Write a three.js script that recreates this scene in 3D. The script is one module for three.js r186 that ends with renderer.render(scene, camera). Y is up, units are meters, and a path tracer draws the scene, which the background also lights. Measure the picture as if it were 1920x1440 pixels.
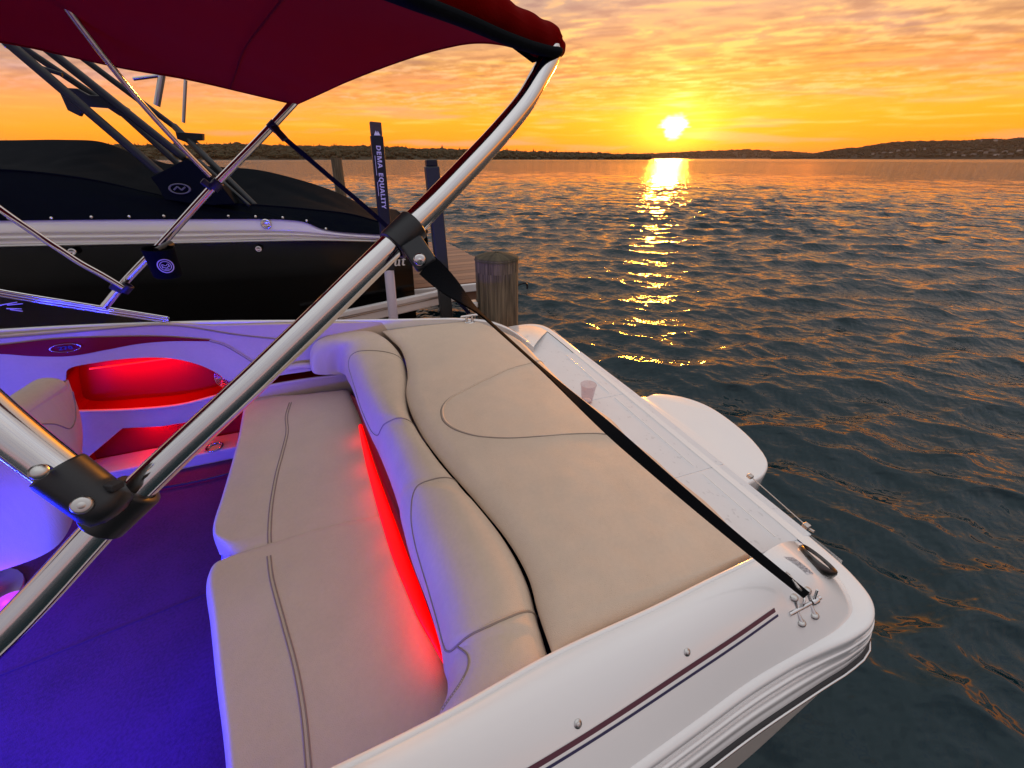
import * as THREE from 'three';
import { mergeGeometries, mergeVertices, toCreasedNormals } from 'three/addons/utils/BufferGeometryUtils.js';
import { RoundedBoxGeometry } from 'three/addons/geometries/RoundedBoxGeometry.js';
import { FontLoader } from 'three/addons/loaders/FontLoader.js';
import { TextGeometry } from 'three/addons/geometries/TextGeometry.js';
import { RectAreaLightUniformsLib } from 'three/addons/lights/RectAreaLightUniformsLib.js';

/* ------------------------------------------------------------------ camera, sky, sun, exposure
   axes: +X runs aft along the boat, -Z runs across it to starboard, y is up, the lake lies at y = 0 */
const scene = new THREE.Scene();
const camera = new THREE.PerspectiveCamera(89.21, 4 / 3, 0.05, 9000);
camera.position.set(0, 2.05, 0);
camera.rotation.set(-30.09 * Math.PI / 180, -21 * Math.PI / 180, 0, 'YXZ');
scene.add(camera);
const renderer = new THREE.WebGLRenderer({ antialias: true });
renderer.setSize(1024, 768);
renderer.toneMapping = THREE.LinearToneMapping;
renderer.toneMappingExposure = 1.36;
renderer.outputColorSpace = THREE.SRGBColorSpace;
renderer.shadowMap.enabled = true;
RectAreaLightUniformsLib.init();

const SUN = new THREE.Vector3(...[0.6447,0.0533,-0.7626]);
const sun = new THREE.DirectionalLight(new THREE.Color().setRGB(1.0, 0.33, 0.03), 1.2);
sun.position.copy(SUN).multiplyScalar(60);
sun.castShadow = true;
sun.shadow.mapSize.set(2048, 2048);
Object.assign(sun.shadow.camera, { left: -8, right: 8, top: 8, bottom: -8, near: 1, far: 140 });
sun.shadow.radius = 6;
scene.add(sun, sun.target);

/* ---- noise */
const PERM = new Uint8Array(512);
function rng(seed) { let s = seed >>> 0; return () => { s = (s + 0x6D2B79F5) >>> 0; let t = s; t = Math.imul(t ^ (t >>> 15), t | 1); t ^= t + Math.imul(t ^ (t >>> 7), t | 61); return ((t ^ (t >>> 14)) >>> 0) / 4294967296; }; }
{ const r = rng(7), p = [...Array(256).keys()]; for (let i = 255; i > 0; i--) { const j = Math.floor(r() * (i + 1)); [p[i], p[j]] = [p[j], p[i]]; } for (let i = 0; i < 512; i++) PERM[i] = p[i & 255]; }
function grad(h, x, y) { const a = (h & 15) * 0.39269908; return Math.cos(a) * x + Math.sin(a) * y; }
const GC = new Float32Array(16), GS = new Float32Array(16);
for (let i = 0; i < 16; i++) { GC[i] = Math.cos(i * 0.39269908); GS[i] = Math.sin(i * 0.39269908); }
function noise(x, y) {
  const xi = Math.floor(x), yi = Math.floor(y), fx = x - xi, fy = y - yi, X = xi & 255, Y = yi & 255;
  const u = fx * fx * fx * (fx * (fx * 6 - 15) + 10), v = fy * fy * fy * (fy * (fy * 6 - 15) + 10);
  const A = PERM[X] + Y, B = PERM[X + 1] + Y, a = PERM[A] & 15, b = PERM[B] & 15, c = PERM[A + 1] & 15, d = PERM[B + 1] & 15;
  const n00 = GC[a] * fx + GS[a] * fy, n10 = GC[b] * (fx - 1) + GS[b] * fy, n01 = GC[c] * fx + GS[c] * (fy - 1), n11 = GC[d] * (fx - 1) + GS[d] * (fy - 1);
  const p = n00 + u * (n10 - n00), q = n01 + u * (n11 - n01);
  return p + v * (q - p);
}
function fbm(x, y, o) { let s = 0, a = 0.5, t = 0; for (let i = 0; i < o; i++) { s += a * noise(x, y); t += a; a *= 0.5; x = x * 2.03 + 17.1; y = y * 2.03 + 9.7; } return 0.5 + 0.75 * s / t; }
const clamp = (x, a = 0, b = 1) => Math.min(b, Math.max(a, x));
const sstep = (a, b, x) => { const t = clamp((x - a) / (b - a)); return t * t * (3 - 2 * t); };
const lerp = (a, b, t) => a + (b - a) * t;

/* ---- sky: air, sunset glow and broken altocumulus, computed for every direction */
{
  const W = 4096, H = 2048, data = new Float32Array(W * H * 4);
  const stops = [[-90, 0.85, 0.26, 0.025], [0, 0.9, 0.22, 0.012], [2, 0.9, 0.28, 0.008], [4, 0.88, 0.33, 0.014], [6, 0.80, 0.335, 0.038], [8.5, 0.70, 0.31, 0.085], [11, 0.56, 0.30, 0.15], [14, 0.42, 0.285, 0.22], [18, 0.34, 0.295, 0.275], [30, 0.39, 0.375, 0.375], [60, 0.58, 0.58, 0.60], [90, 0.68, 0.68, 0.70]];
  const back = [[-90, 0.3, 0.25, 0.26], [0, 0.31, 0.26, 0.28], [6, 0.33, 0.29, 0.32], [14, 0.33, 0.32, 0.365], [30, 0.38, 0.375, 0.395], [60, 0.58, 0.58, 0.60], [90, 0.68, 0.68, 0.70]];
  const at = (S, e) => { let i = 1; while (i < S.length - 1 && S[i][0] < e) i++; const a = S[i - 1], b = S[i], t = clamp((e - a[0]) / (b[0] - a[0])); return [lerp(a[1], b[1], t), lerp(a[2], b[2], t), lerp(a[3], b[3], t)]; };
  const sunAz = Math.atan2(SUN.z, SUN.x), sunEl = Math.asin(SUN.y) * 180 / Math.PI;
  const N = 1600, tabA = [], tabB = [];
  for (let i = 0; i <= N; i++) { const e = -4 + 94 * i / N; tabA.push(at(stops, e)); tabB.push(at(back, e)); }
  const look = (T, e) => T[Math.round(clamp((e + 4) / 94) * N)];
  for (let j = 0; j < H; j++) {
    const el = ((j + 0.5) / H - 0.5) * Math.PI, e = el * 180 / Math.PI, sy = Math.sin(el), cy = Math.cos(el);
    for (let i = 0; i < W; i++) {
      const k = (j * W + i) * 4;
      let r, g, b;
      if (e < -1) { r = 0.5; g = 0.26; b = 0.12; } else {
        const az = ((i + 0.5) / W - 0.5) * 2 * Math.PI;
        let da = Math.abs(az - sunAz); if (da > Math.PI) da = 2 * Math.PI - da;
        const dd = da * 180 / Math.PI, dx = Math.cos(az) * cy, dz = Math.sin(az) * cy;
        const squeeze = 1 + 0.75 * sstep(18, 75, dd), w = sstep(60, 150, dd);
        const A = look(tabA, e * squeeze), B = look(tabB, e);
        r = lerp(A[0], B[0], w); g = lerp(A[1], B[1], w); b = lerp(A[2], B[2], w);
        const near = Math.exp(-dd * dd / (38 * 38)), mid = Math.exp(-dd * dd / (75 * 75));
        // cloud sheet far above, seen in perspective
        const inv = 1 / (Math.max(sy, 0) + 0.055), qx = dx * inv, qz = dz * inv;
        const oct = e > 35 ? 3 : 5;
        const wob = 0.35 * noise(qx * 1.7 + 3, qz * 1.7);
        const n = fbm((qx * 0.86 + qz * 0.5) * 0.75 + wob, (qz * 0.86 - qx * 0.5) * 1.7 + 5.2, oct);
        const high = sstep(3.5, 8, e), vhigh = sstep(8, 13, e);
        const h = e > 50 ? 0.5 : fbm((qx * 0.8 + qz * 0.6) * 3.8 + wob * 3, (qz * 0.8 - qx * 0.6) * 8.4, e > 25 ? 2 : 5);
        const litR = lerp(0.72, 1.15, near), litG = lerp(0.47, 0.62, near), litB = lerp(0.36, 0.17, near);
        const thick = sstep(0.50, 0.78, n) * high;
        const sR = lerp(0.46, 0.62, near * (1 - vhigh)), sG = lerp(0.38, 0.30, near * (1 - vhigh)), sB = lerp(0.40, 0.17, near * (1 - vhigh));
        r = lerp(r, sR, thick * 0.4); g = lerp(g, sG, thick * 0.4); b = lerp(b, sB, thick * 0.4);
        const puff = sstep(0.49, 0.62, h) * high * (0.25 + 0.75 * sstep(0.36, 0.55, n)) * (e > 18 ? Math.exp(-(e - 18) / 25) : 1) * lerp(0.35, 0.95, mid);
        r = lerp(r, litR, puff * 0.7); g = lerp(g, litG, puff * 0.7); b = lerp(b, litB, puff * 0.7);
        const hole = sstep(0.49, 0.30, h) * high * 0.34;
        r *= 1 - hole * 0.75; g *= 1 - hole * 0.8; b *= 1 - hole * 0.45;
        // long low bars of cloud near the horizon
        if (e < 12) {
          const s1 = fbm(az * 3.2 + 2, e * 0.85 + 0.35 * noise(az * 6, e), 4), s2 = fbm(az * 9 + 8, e * 2.6, 3);
          const bar = sstep(0.54, 0.72, s1) * sstep(0.2, 1.2, e) * (1 - sstep(7, 12, e));
          r = lerp(r, 0.70, bar * 0.6); g = lerp(g, 0.29, bar * 0.6); b = lerp(b, 0.12, bar * 0.6);
          const gl = sstep(0.52, 0.72, s2) * sstep(1.5, 4, e) * (1 - sstep(8, 12, e)) * (0.3 + 0.7 * near);
          r = lerp(r, 1.05, gl * 0.5); g = lerp(g, 0.58, gl * 0.5); b = lerp(b, 0.10, gl * 0.5);
        }
        // glow round the sun, and the sun burning through a rack of cloud
        const ex = dd * cy, ey = e - sunEl, d = Math.hypot(ex, ey), dw = Math.hypot(ex * 0.6, ey * 1.15);
        const gl1 = Math.exp(-d / 5.5), gl3 = Math.exp(-d / 13), gl2 = Math.exp(-Math.pow(dw / 2.6, 2));
        r += 0.30 * gl1 + 0.35 * gl2 + 0.55 * gl3; g += 0.22 * gl1 + 0.34 * gl2 + 0.15 * gl3; b += 0.012 * gl1 + 0.03 * gl2;
        const rag = 0.35 * noise(az * 40, e * 3.2) + 0.3 * noise(az * 90, e * 7);
        const core = sstep(1.55, 0.75, Math.hypot(ex * (ey > 0 ? 0.78 : 1.25), ey * 1.1) + rag);
        r += core * 2.2; g += core * 1.5; b += core * 1.0;
        { const k = lerp(0.86, 1, sstep(6, 13, e)); r *= k; g *= k; b *= k; }
        const blaze = (1 - sstep(3.5, 9.5, e)) * (0.3 + 0.7 * mid); r *= 1 + 0.75 * blaze; g *= 1 + 0.34 * blaze; b *= 1 + 0.8 * blaze;
        const pil = Math.exp(-ex * ex / 3) * sstep(1.5, 2.2, ey) * sstep(7.5, 3, ey) * sstep(0.45, 0.62, fbm(az * 8, e * 2.4 + 4, 3));
        r += pil * 0.4; g += pil * 0.5; b += pil * 0.16;
      }
      data[k] = r; data[k + 1] = g; data[k + 2] = b; data[k + 3] = 1;
    }
  }
  const sky = new THREE.DataTexture(data, W, H, THREE.RGBAFormat, THREE.FloatType);
  sky.mapping = THREE.EquirectangularReflectionMapping; sky.magFilter = THREE.LinearFilter; sky.minFilter = THREE.LinearFilter; sky.needsUpdate = true;
  scene.background = sky; scene.environment = sky;
}

/* ------------------------------------------------------------------ helpers */
const v3 = (a) => new THREE.Vector3(...a);
const used = {};
function numbered(n) { const k = used[n] = (used[n] ?? -1) + 1; return k ? n + '_' + String(k).padStart(3, '0') : n; }
function shade(o) { o.castShadow = o.receiveShadow = true; return o; }
function thing(name, label, category, base = [0, 0, 0], group) {
  const o = new THREE.Group(); o.name = numbered(name); o.position.set(...base); o.base = base; o.userData = { label, category };
  if (group) o.userData.group = group;
  scene.add(o); return o;
}
function part(name, geo, mat, parent, label) {                 // geometry is given in world metres
  const g = Array.isArray(geo) ? mergeGeometries(geo.map((x) => { const y = x.index ? x.toNonIndexed() : x; for (const k of Object.keys(y.attributes)) if (!['position', 'normal', 'uv'].includes(k)) y.deleteAttribute(k); if (!y.attributes.uv) y.setAttribute('uv', new THREE.BufferAttribute(new Float32Array(y.attributes.position.count * 2), 2)); return y; })) : geo;
  g.translate(-parent.base[0], -parent.base[1], -parent.base[2]);
  const m = shade(new THREE.Mesh(g, mat)); m.name = name; m.base = parent.base; if (label) m.userData.label = label;
  parent.add(m); return m;
}
function structure(name, geo, mat, label, kind = 'structure') { const m = shade(new THREE.Mesh(geo, mat)); m.name = name; m.userData = { kind, label, category: name.replace(/_/g, ' ') }; scene.add(m); return m; }
const curve = (pts, closed = false) => new THREE.CatmullRomCurve3(pts.map((p) => (p.isVector3 ? p : v3(p))), closed, 'centripetal');
const poly = (pts) => { const p = pts.map((q) => (q.isVector3 ? q : v3(q))), L = [0]; for (let i = 1; i < p.length; i++) L.push(L[i - 1] + p[i].distanceTo(p[i - 1])); return { getPoint(t) { const s = t * L[L.length - 1]; let i = 1; while (i < p.length - 1 && L[i] < s) i++; return p[i - 1].clone().lerp(p[i], clamp((s - L[i - 1]) / Math.max(1e-9, L[i] - L[i - 1]))); }, getLength() { return L[L.length - 1]; } }; };
const even = (c) => ({ getPoint: (t) => c.getPointAt(clamp(t)), getLength: () => c.getLength() });
const C = (pts) => even(curve(pts));
function tube(pts, r, seg = 24, rad = 12, closed = false) {
  const c = pts.getPoint ? pts : curve(pts, closed), g = new THREE.TubeGeometry(c, seg, r, rad, closed), L = c.getLength(), uv = g.attributes.uv;
  for (let i = 0; i < uv.count; i++) uv.setXY(i, uv.getX(i) * L, uv.getY(i) * r * 6.28);
  return g;
}
function rod(a, b, r0, r1 = r0, rad = 20, cap = true) {
  a = a.isVector3 ? a : v3(a); b = b.isVector3 ? b : v3(b);
  const d = b.clone().sub(a), g = new THREE.CylinderGeometry(r1, r0, d.length(), rad, 1, !cap);
  g.applyQuaternion(new THREE.Quaternion().setFromUnitVectors(new THREE.Vector3(0, 1, 0), d.clone().normalize()));
  const m = a.clone().add(b).multiplyScalar(0.5); return g.translate(m.x, m.y, m.z);
}
function lathe(profile, at, axis = new THREE.Vector3(0, 1, 0), seg = 28) {
  const g = new THREE.LatheGeometry(profile.map((p) => new THREE.Vector2(...p)), seg);
  g.applyQuaternion(new THREE.Quaternion().setFromUnitVectors(new THREE.Vector3(0, 1, 0), axis.clone().normalize()));
  at = at.isVector3 ? at : v3(at); return g.translate(at.x, at.y, at.z);
}
function box(x0, x1, y0, y1, z0, z1, r = 0.006) { const w = x1 - x0, h = y1 - y0, d = z1 - z0; const g = r ? new RoundedBoxGeometry(w, h, d, 2, Math.min(r, w / 2.1, h / 2.1, d / 2.1)) : new THREE.BoxGeometry(w, h, d); return g.translate((x0 + x1) / 2, (y0 + y1) / 2, (z0 + z1) / 2); }
function beam(a, b, w, h, up = new THREE.Vector3(0, 1, 0), r = 0.004) {   // a bar of section w x h from a to b
  a = a.isVector3 ? a : v3(a); b = b.isVector3 ? b : v3(b);
  const z = b.clone().sub(a), L = z.length(); z.normalize(); const x = new THREE.Vector3().crossVectors(up, z).normalize(), y = new THREE.Vector3().crossVectors(z, x);
  const g = r ? new RoundedBoxGeometry(w, h, L, 2, Math.min(r, w / 2.2, h / 2.2)) : new THREE.BoxGeometry(w, h, L), m = new THREE.Matrix4().makeBasis(x, y, z);
  m.setPosition(a.clone().add(b).multiplyScalar(0.5)); return g.applyMatrix4(m);
}
function grid(fn, nu, nv, uvScale) {                                // fn(u, v) -> Vector3
  const pos = new Float32Array((nu + 1) * (nv + 1) * 3), uv = new Float32Array((nu + 1) * (nv + 1) * 2), idx = [];
  for (let j = 0; j <= nv; j++) for (let i = 0; i <= nu; i++) { const p = fn(i / nu, j / nv), k = j * (nu + 1) + i; pos[k * 3] = p.x; pos[k * 3 + 1] = p.y; pos[k * 3 + 2] = p.z; uv[k * 2] = uvScale ? uvScale[0] * i / nu : p.x; uv[k * 2 + 1] = uvScale ? uvScale[1] * j / nv : p.z; }
  for (let j = 0; j < nv; j++) for (let i = 0; i < nu; i++) { const a = j * (nu + 1) + i, b = a + 1, c = a + nu + 1, d = c + 1; idx.push(a, b, d, a, d, c); }
  const g = new THREE.BufferGeometry(); g.setAttribute('position', new THREE.BufferAttribute(pos, 3)); g.setAttribute('uv', new THREE.BufferAttribute(uv, 2)); g.setIndex(idx); g.computeVertexNormals(); return g;
}
// a surface spanned by four edges: c0 (v=0) and c1 (v=1) run along u, d0 (u=0) and d1 (u=1) along v
function coons(c0, c1, d0, d1) {
  const p00 = c0.getPoint(0), p10 = c0.getPoint(1), p01 = c1.getPoint(0), p11 = c1.getPoint(1);
  return (u, v) => { const a = c0.getPoint(u).multiplyScalar(1 - v).add(c1.getPoint(u).multiplyScalar(v)), b = d0.getPoint(v).multiplyScalar(1 - u).add(d1.getPoint(v).multiplyScalar(u));
    return a.add(b).sub(p00.clone().multiplyScalar((1 - u) * (1 - v))).sub(p10.clone().multiplyScalar(u * (1 - v))).sub(p01.clone().multiplyScalar((1 - u) * v)).sub(p11.clone().multiplyScalar(u * v)); };
}
const warp = (t, a = 0.125) => t - a * Math.sin(2 * Math.PI * t);
// a cushion: the span rises from its edges with radius r to the height top(x, z)
function cushion(S, top, r, nu, nv, lens) {
  return grid((a, b) => { const u = warp(a), v = warp(b), p = S(u, v), d1 = Math.min(u, 1 - u) * lens[0], d2 = Math.min(v, 1 - v) * lens[1];
    const f = (d) => { const s = clamp(d / r); return Math.sqrt(1 - (1 - s) * (1 - s)); };
    const e = f(d1) * f(d2); p.y = lerp(p.y, top(p.x, p.z, u, v), e); return p; }, nu, nv);
}
const ray = new THREE.Raycaster();
function drape(mesh, pts, lift, n = 60) {                           // a curve in plan, laid on a surface
  mesh.parent.updateMatrixWorld(true); const c = curve(pts), out = [];
  for (let i = 0; i <= n; i++) { const p = c.getPointAt(i / n); ray.set(new THREE.Vector3(p.x, 4, p.z), new THREE.Vector3(0, -1, 0)); const h = ray.intersectObject(mesh, false)[0]; if (h) out.push(new THREE.Vector3(p.x, h.point.y + lift, p.z)); }
  return out;
}

/* ------------------------------------------------------------------ materials */
function tex(W, H, fn, opt = {}) {
  const d = new Uint8Array(W * H * 4);
  for (let j = 0; j < H; j++) for (let i = 0; i < W; i++) { const c = fn(i / W, j / H, i, j), k = (j * W + i) * 4; if (typeof c === 'number') d[k] = d[k + 1] = d[k + 2] = clamp(c) * 255; else { d[k] = clamp(c[0]) * 255; d[k + 1] = clamp(c[1]) * 255; d[k + 2] = clamp(c[2]) * 255; } d[k + 3] = 255; }
  const t = new THREE.DataTexture(d, W, H, THREE.RGBAFormat); t.wrapS = t.wrapT = THREE.RepeatWrapping; t.magFilter = THREE.LinearFilter; t.minFilter = THREE.LinearMipmapLinearFilter; t.generateMipmaps = true;
  if (opt.srgb) t.colorSpace = THREE.SRGBColorSpace; if (opt.repeat) t.repeat.set(...opt.repeat); t.needsUpdate = true; return t;
}
const wrapNoise = (u, v, f, s = 0) => { // tiling noise
  const a = noise(u * f + s, v * f + s), b = noise((u - 1) * f + s, v * f + s), c = noise(u * f + s, (v - 1) * f + s), d = noise((u - 1) * f + s, (v - 1) * f + s);
  return (a * (1 - u) + b * u) * (1 - v) + (c * (1 - u) + d * u) * v; };
const M = {};
const mat = (o) => { const c = o.color; delete o.color; const m = new THREE.MeshPhysicalMaterial(o); if (c) m.color.setRGB(...c); return m; };
const leatherBump = tex(256, 256, (u, v) => 0.5 + 0.9 * wrapNoise(u, v, 40) * 0.6 + 0.5 * wrapNoise(u, v, 84, 3), { repeat: [9, 9] });
const leatherMottle = tex(256, 256, (u, v) => { const n = 1 + 0.07 * wrapNoise(u, v, 5) + 0.05 * wrapNoise(u, v, 13, 2) + 0.06 * wrapNoise(u, v, 60, 5); return [0.93 * n, 0.93 * n, 0.93 * n]; }, { repeat: [1.3, 1.3] });
M.vinyl = mat({ color: [0.69, 0.55, 0.42], roughness: 0.52, bumpMap: leatherBump, bumpScale: 0.0011, map: leatherMottle, specularIntensity: 0.7 });
M.vinylSeam = mat({ color: [0.30, 0.235, 0.18], roughness: 0.6 });
M.burgundy = mat({ color: [0.22, 0.004, 0.005], specularIntensity: 0.25, roughness: 0.5, bumpMap: leatherBump, bumpScale: 0.0003 });
const wear = tex(512, 512, (u, v) => { const n = 0.5 + 0.5 * wrapNoise(u, v, 6) + 0.4 * wrapNoise(u, v, 30, 2); return [0, clamp(0.9 + 0.25 * (n - 0.5)), 0]; }, { repeat: [0.8, 0.8] });
M.gelcoat = mat({ color: [0.85, 0.845, 0.83], roughness: 0.22, roughnessMap: wear, clearcoat: 1.0, clearcoatRoughness: 0.08 });
const speck = tex(1024, 1024, (u, v) => { const n = fbm(u * 14, v * 14, 4), s = sstep(0.66, 0.72, fbm(u * 70 + 3, v * 40, 2)) * sstep(0.5, 0.6, n); const k = 1 - 0.16 * s - 0.05 * (n - 0.5); return [0.96 * k, 0.965 * k, 0.97 * k]; }, { srgb: false, repeat: [1, 1] });
M.deck = mat({ color: [0.76, 0.77, 0.78], roughness: 0.55, map: speck });
M.hullLow = mat({ color: [0.78, 0.70, 0.62], roughness: 0.3, clearcoat: 0.4, clearcoatRoughness: 0.1 });
M.steel = mat({ color: [0.66, 0.65, 0.645], metalness: 1, roughness: 0.11 });
M.steelDull = mat({ color: [0.55, 0.54, 0.52], metalness: 1, roughness: 0.3 });
M.plastic = mat({ color: [0.010, 0.012, 0.015], roughness: 0.42 });
M.rubber = mat({ color: [0.02, 0.02, 0.022], roughness: 0.6 });
const weave = tex(128, 128, (u, v) => 0.5 + 0.25 * Math.sin(u * 6.283 * 16) * Math.sin(v * 6.283 * 16), { repeat: [22, 22] });
M.webbing = mat({ color: [0.006, 0.007, 0.009], specularIntensity: 0.15, roughness: 0.9, bumpMap: weave, bumpScale: 0.0008 });
M.canopy = mat({ color: [0.30, 0.0025, 0.0035], roughness: 1, transmission: 0.55, thickness: 0, bumpMap: weave, bumpScale: 0.0004, specularIntensity: 0.04 });
M.canvas = mat({ color: [0.0035, 0.0055, 0.0085], roughness: 0.95, bumpMap: weave, bumpScale: 0.0006, specularIntensity: 0.12 });
M.blackGel = mat({ color: [0.003, 0.003, 0.0035], roughness: 0.16, specularIntensity: 0.5 });
M.powder = mat({ color: [0.010, 0.013, 0.017], roughness: 0.42, specularIntensity: 0.6 });
const carpetMap = tex(512, 512, (u, v) => { const k = 0.86 + 0.5 * (fbm(u * 7, v * 7, 4) - 0.5) + 0.35 * noise(u * 150, v * 150); return [k, k, k]; }, { repeat: [0.7, 0.7] });
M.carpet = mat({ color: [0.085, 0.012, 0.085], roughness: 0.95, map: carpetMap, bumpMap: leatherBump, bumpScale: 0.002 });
M.white = mat({ color: [0.78, 0.78, 0.78], roughness: 0.4 });
M.lilac = mat({ color: [0.62, 0.6, 0.75], roughness: 0.5 });
M.glass = mat({ color: [0.92, 0.95, 0.94], transmission: 1, thickness: 0, roughness: 0.03, ior: 1.5 });
M.tint = mat({ color: [0.90, 0.84, 0.85], transmission: 1, thickness: 0, roughness: 0.04, ior: 1.49 });
const woodMap = tex(512, 512, (u, v) => { const g = fbm(u * 42, v * 3 + 2 * noise(u * 6, v * 2), 4), k = fbm(u * 9, v * 2, 3), c = clamp(0.46 + 1.5 * (g - 0.5) + 1.1 * (k - 0.5), 0.05, 1.2); return [0.20 * c + 0.035, 0.155 * c + 0.028, 0.10 * c + 0.02]; }, { repeat: [1, 1] });
const woodBump = tex(512, 512, (u, v) => fbm(u * 42, v * 3 + 2 * noise(u * 6, v * 2), 4));
M.pile = mat({ color: [1, 1, 1], map: woodMap, bumpMap: woodBump, bumpScale: 0.012, roughness: 0.9 });
const plankTones = [[0.30, 0.165, 0.105], [0.26, 0.15, 0.10], [0.34, 0.19, 0.12], [0.23, 0.135, 0.09]];
M.planks = plankTones.map((c) => mat({ color: c, roughness: 0.8, bumpMap: woodBump, bumpScale: 0.004 }));

/* ------------------------------------------------------------------ the lake */
const HEAD = 21 * Math.PI / 180;
{
  const r = rng(11), waves = [];
  for (let i = 0; i < 84; i++) { const L = 0.15 * Math.pow(16, Math.pow((i + r()) / 84, 1.0)), a = HEAD + 0.22 + (r() + r() + r() - 1.5) * (L > 0.7 ? 0.65 : L > 0.35 ? 0.85 : 1.25), k = 2 * Math.PI / L; const slope = 0.066 * (L < 0.25 ? 0.8 : L > 0.85 ? Math.pow(0.85 / L, 1.7) : 1); waves.push([k * Math.sin(a), -k * Math.cos(a), slope / k, r() * 6.283, L]); }
  const rad = [0]; let q = 0.5; while (q < 420) { rad.push(q); q *= q < 1.5 ? 1.03 : q < 45 ? 1.0062 : 1.0085; } while (q < 7000) { rad.push(q); q *= 1.03; }
  const ang = []; { let a = -180; while (a < 180) { ang.push((a + 21) * Math.PI / 180); const d = Math.abs(a); a += d < 66 ? 0.17 : d < 80 ? 0.5 : 2; } }
  const nr = rad.length, na = ang.length, cx = 0, cz = 0;
  const pos = new Float32Array(nr * na * 3), uv = new Float32Array(nr * na * 2);
  for (let j = 0; j < nr; j++) { const R = rad[j], dr = Math.max(R * (R < 45 ? 0.0062 : 0.0085), R < 1.5 ? 0.02 : 0) * (R > 420 ? 3.5 : 1);
    for (let i = 0; i < na; i++) {
      const x = cx + R * Math.sin(ang[i]), z = cz - R * Math.cos(ang[i]), k = j * na + i; let X = x, Y = 0, Z = z;
      const gust = 0.85 + 0.5 * noise(x * 0.11, z * 0.11);
      for (const w of waves) { const f = clamp((w[4] / dr - 2.5) / 2.5); if (f <= 0) continue; const p = w[0] * x + w[1] * z + w[3], s = Math.sin(p), c = Math.cos(p), A = w[2] * f * gust, kk = 6.283 / w[4]; Y += A * c; X -= 0.95 * w[0] / kk * A * s; Z -= 0.95 * w[1] / kk * A * s; }
      pos[k * 3] = X; pos[k * 3 + 1] = Y; pos[k * 3 + 2] = Z; uv[k * 2] = x; uv[k * 2 + 1] = -z;
    } }
  const near = [], mid = [], far = [];
  for (let j = 0; j < nr - 1; j++) for (let i = 0; i < na; i++) { const i2 = (i + 1) % na, a = j * na + i, b = j * na + i2, c = a + na, d = b + na, T = rad[j] < 16 ? near : rad[j] < 400 ? mid : far; T.push(a, d, b, a, c, d); }
  const g = new THREE.BufferGeometry(); g.setAttribute('position', new THREE.BufferAttribute(pos, 3)); g.setAttribute('uv', new THREE.BufferAttribute(uv, 2));
  const idx = new Uint32Array(near.length + mid.length + far.length); idx.set(near); idx.set(mid, near.length); idx.set(far, near.length + mid.length); g.setIndex(new THREE.BufferAttribute(idx, 1)); g.addGroup(0, near.length, 0); g.addGroup(near.length, mid.length, 1); g.addGroup(near.length + mid.length, far.length, 2); g.computeVertexNormals();
  const ripple = (size, tile, Lmin, Lmax, n, rms, seed) => { const q = rng(seed), W = []; for (let i = 0; i < n; i++) { const L = Lmin * Math.pow(Lmax / Lmin, q()), a = HEAD + 0.2 + (q() + q() + q() - 1.5) * 1.6, f = tile / L, kx = Math.round(f * Math.sin(a)), ky = Math.round(f * Math.cos(a)); if (kx || ky) W.push([kx, ky, q() * 6.283, kx / Math.hypot(kx, ky), ky / Math.hypot(kx, ky)]); }
    const s = rms * Math.sqrt(2 / W.length);
    const t = tex(size, size, (u, v) => { let gx = 0, gy = 0; for (const w of W) { const c = Math.cos(6.283185 * (w[0] * u + w[1] * v) + w[2]) * s; gx += c * w[3]; gy += c * w[4]; } const l = 1 / Math.hypot(gx, gy, 1); return [0.5 - 0.5 * gx * l, 0.5 - 0.5 * gy * l, 0.5 + 0.5 * l]; }); t.repeat.set(1 / tile, 1 / tile); return t; };
  const water = (map, s, rough) => mat({ color: [0.004, 0.021, 0.028], roughness: rough, ior: 1.33, normalMap: map, normalScale: new THREE.Vector2(s, s) });
  structure('lake_water', g, [water(ripple(512, 2.6, 0.03, 0.3, 90, 0.13, 3), 1, 0.04), water(ripple(1024, 22, 0.13, 1.8, 100, 0.22, 4), 1, 0.06), water(ripple(1024, 60, 0.35, 5, 110, 0.36, 5), 1, 0.12)], 'rippled dark lake water reflecting the orange sunset');
}

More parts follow.
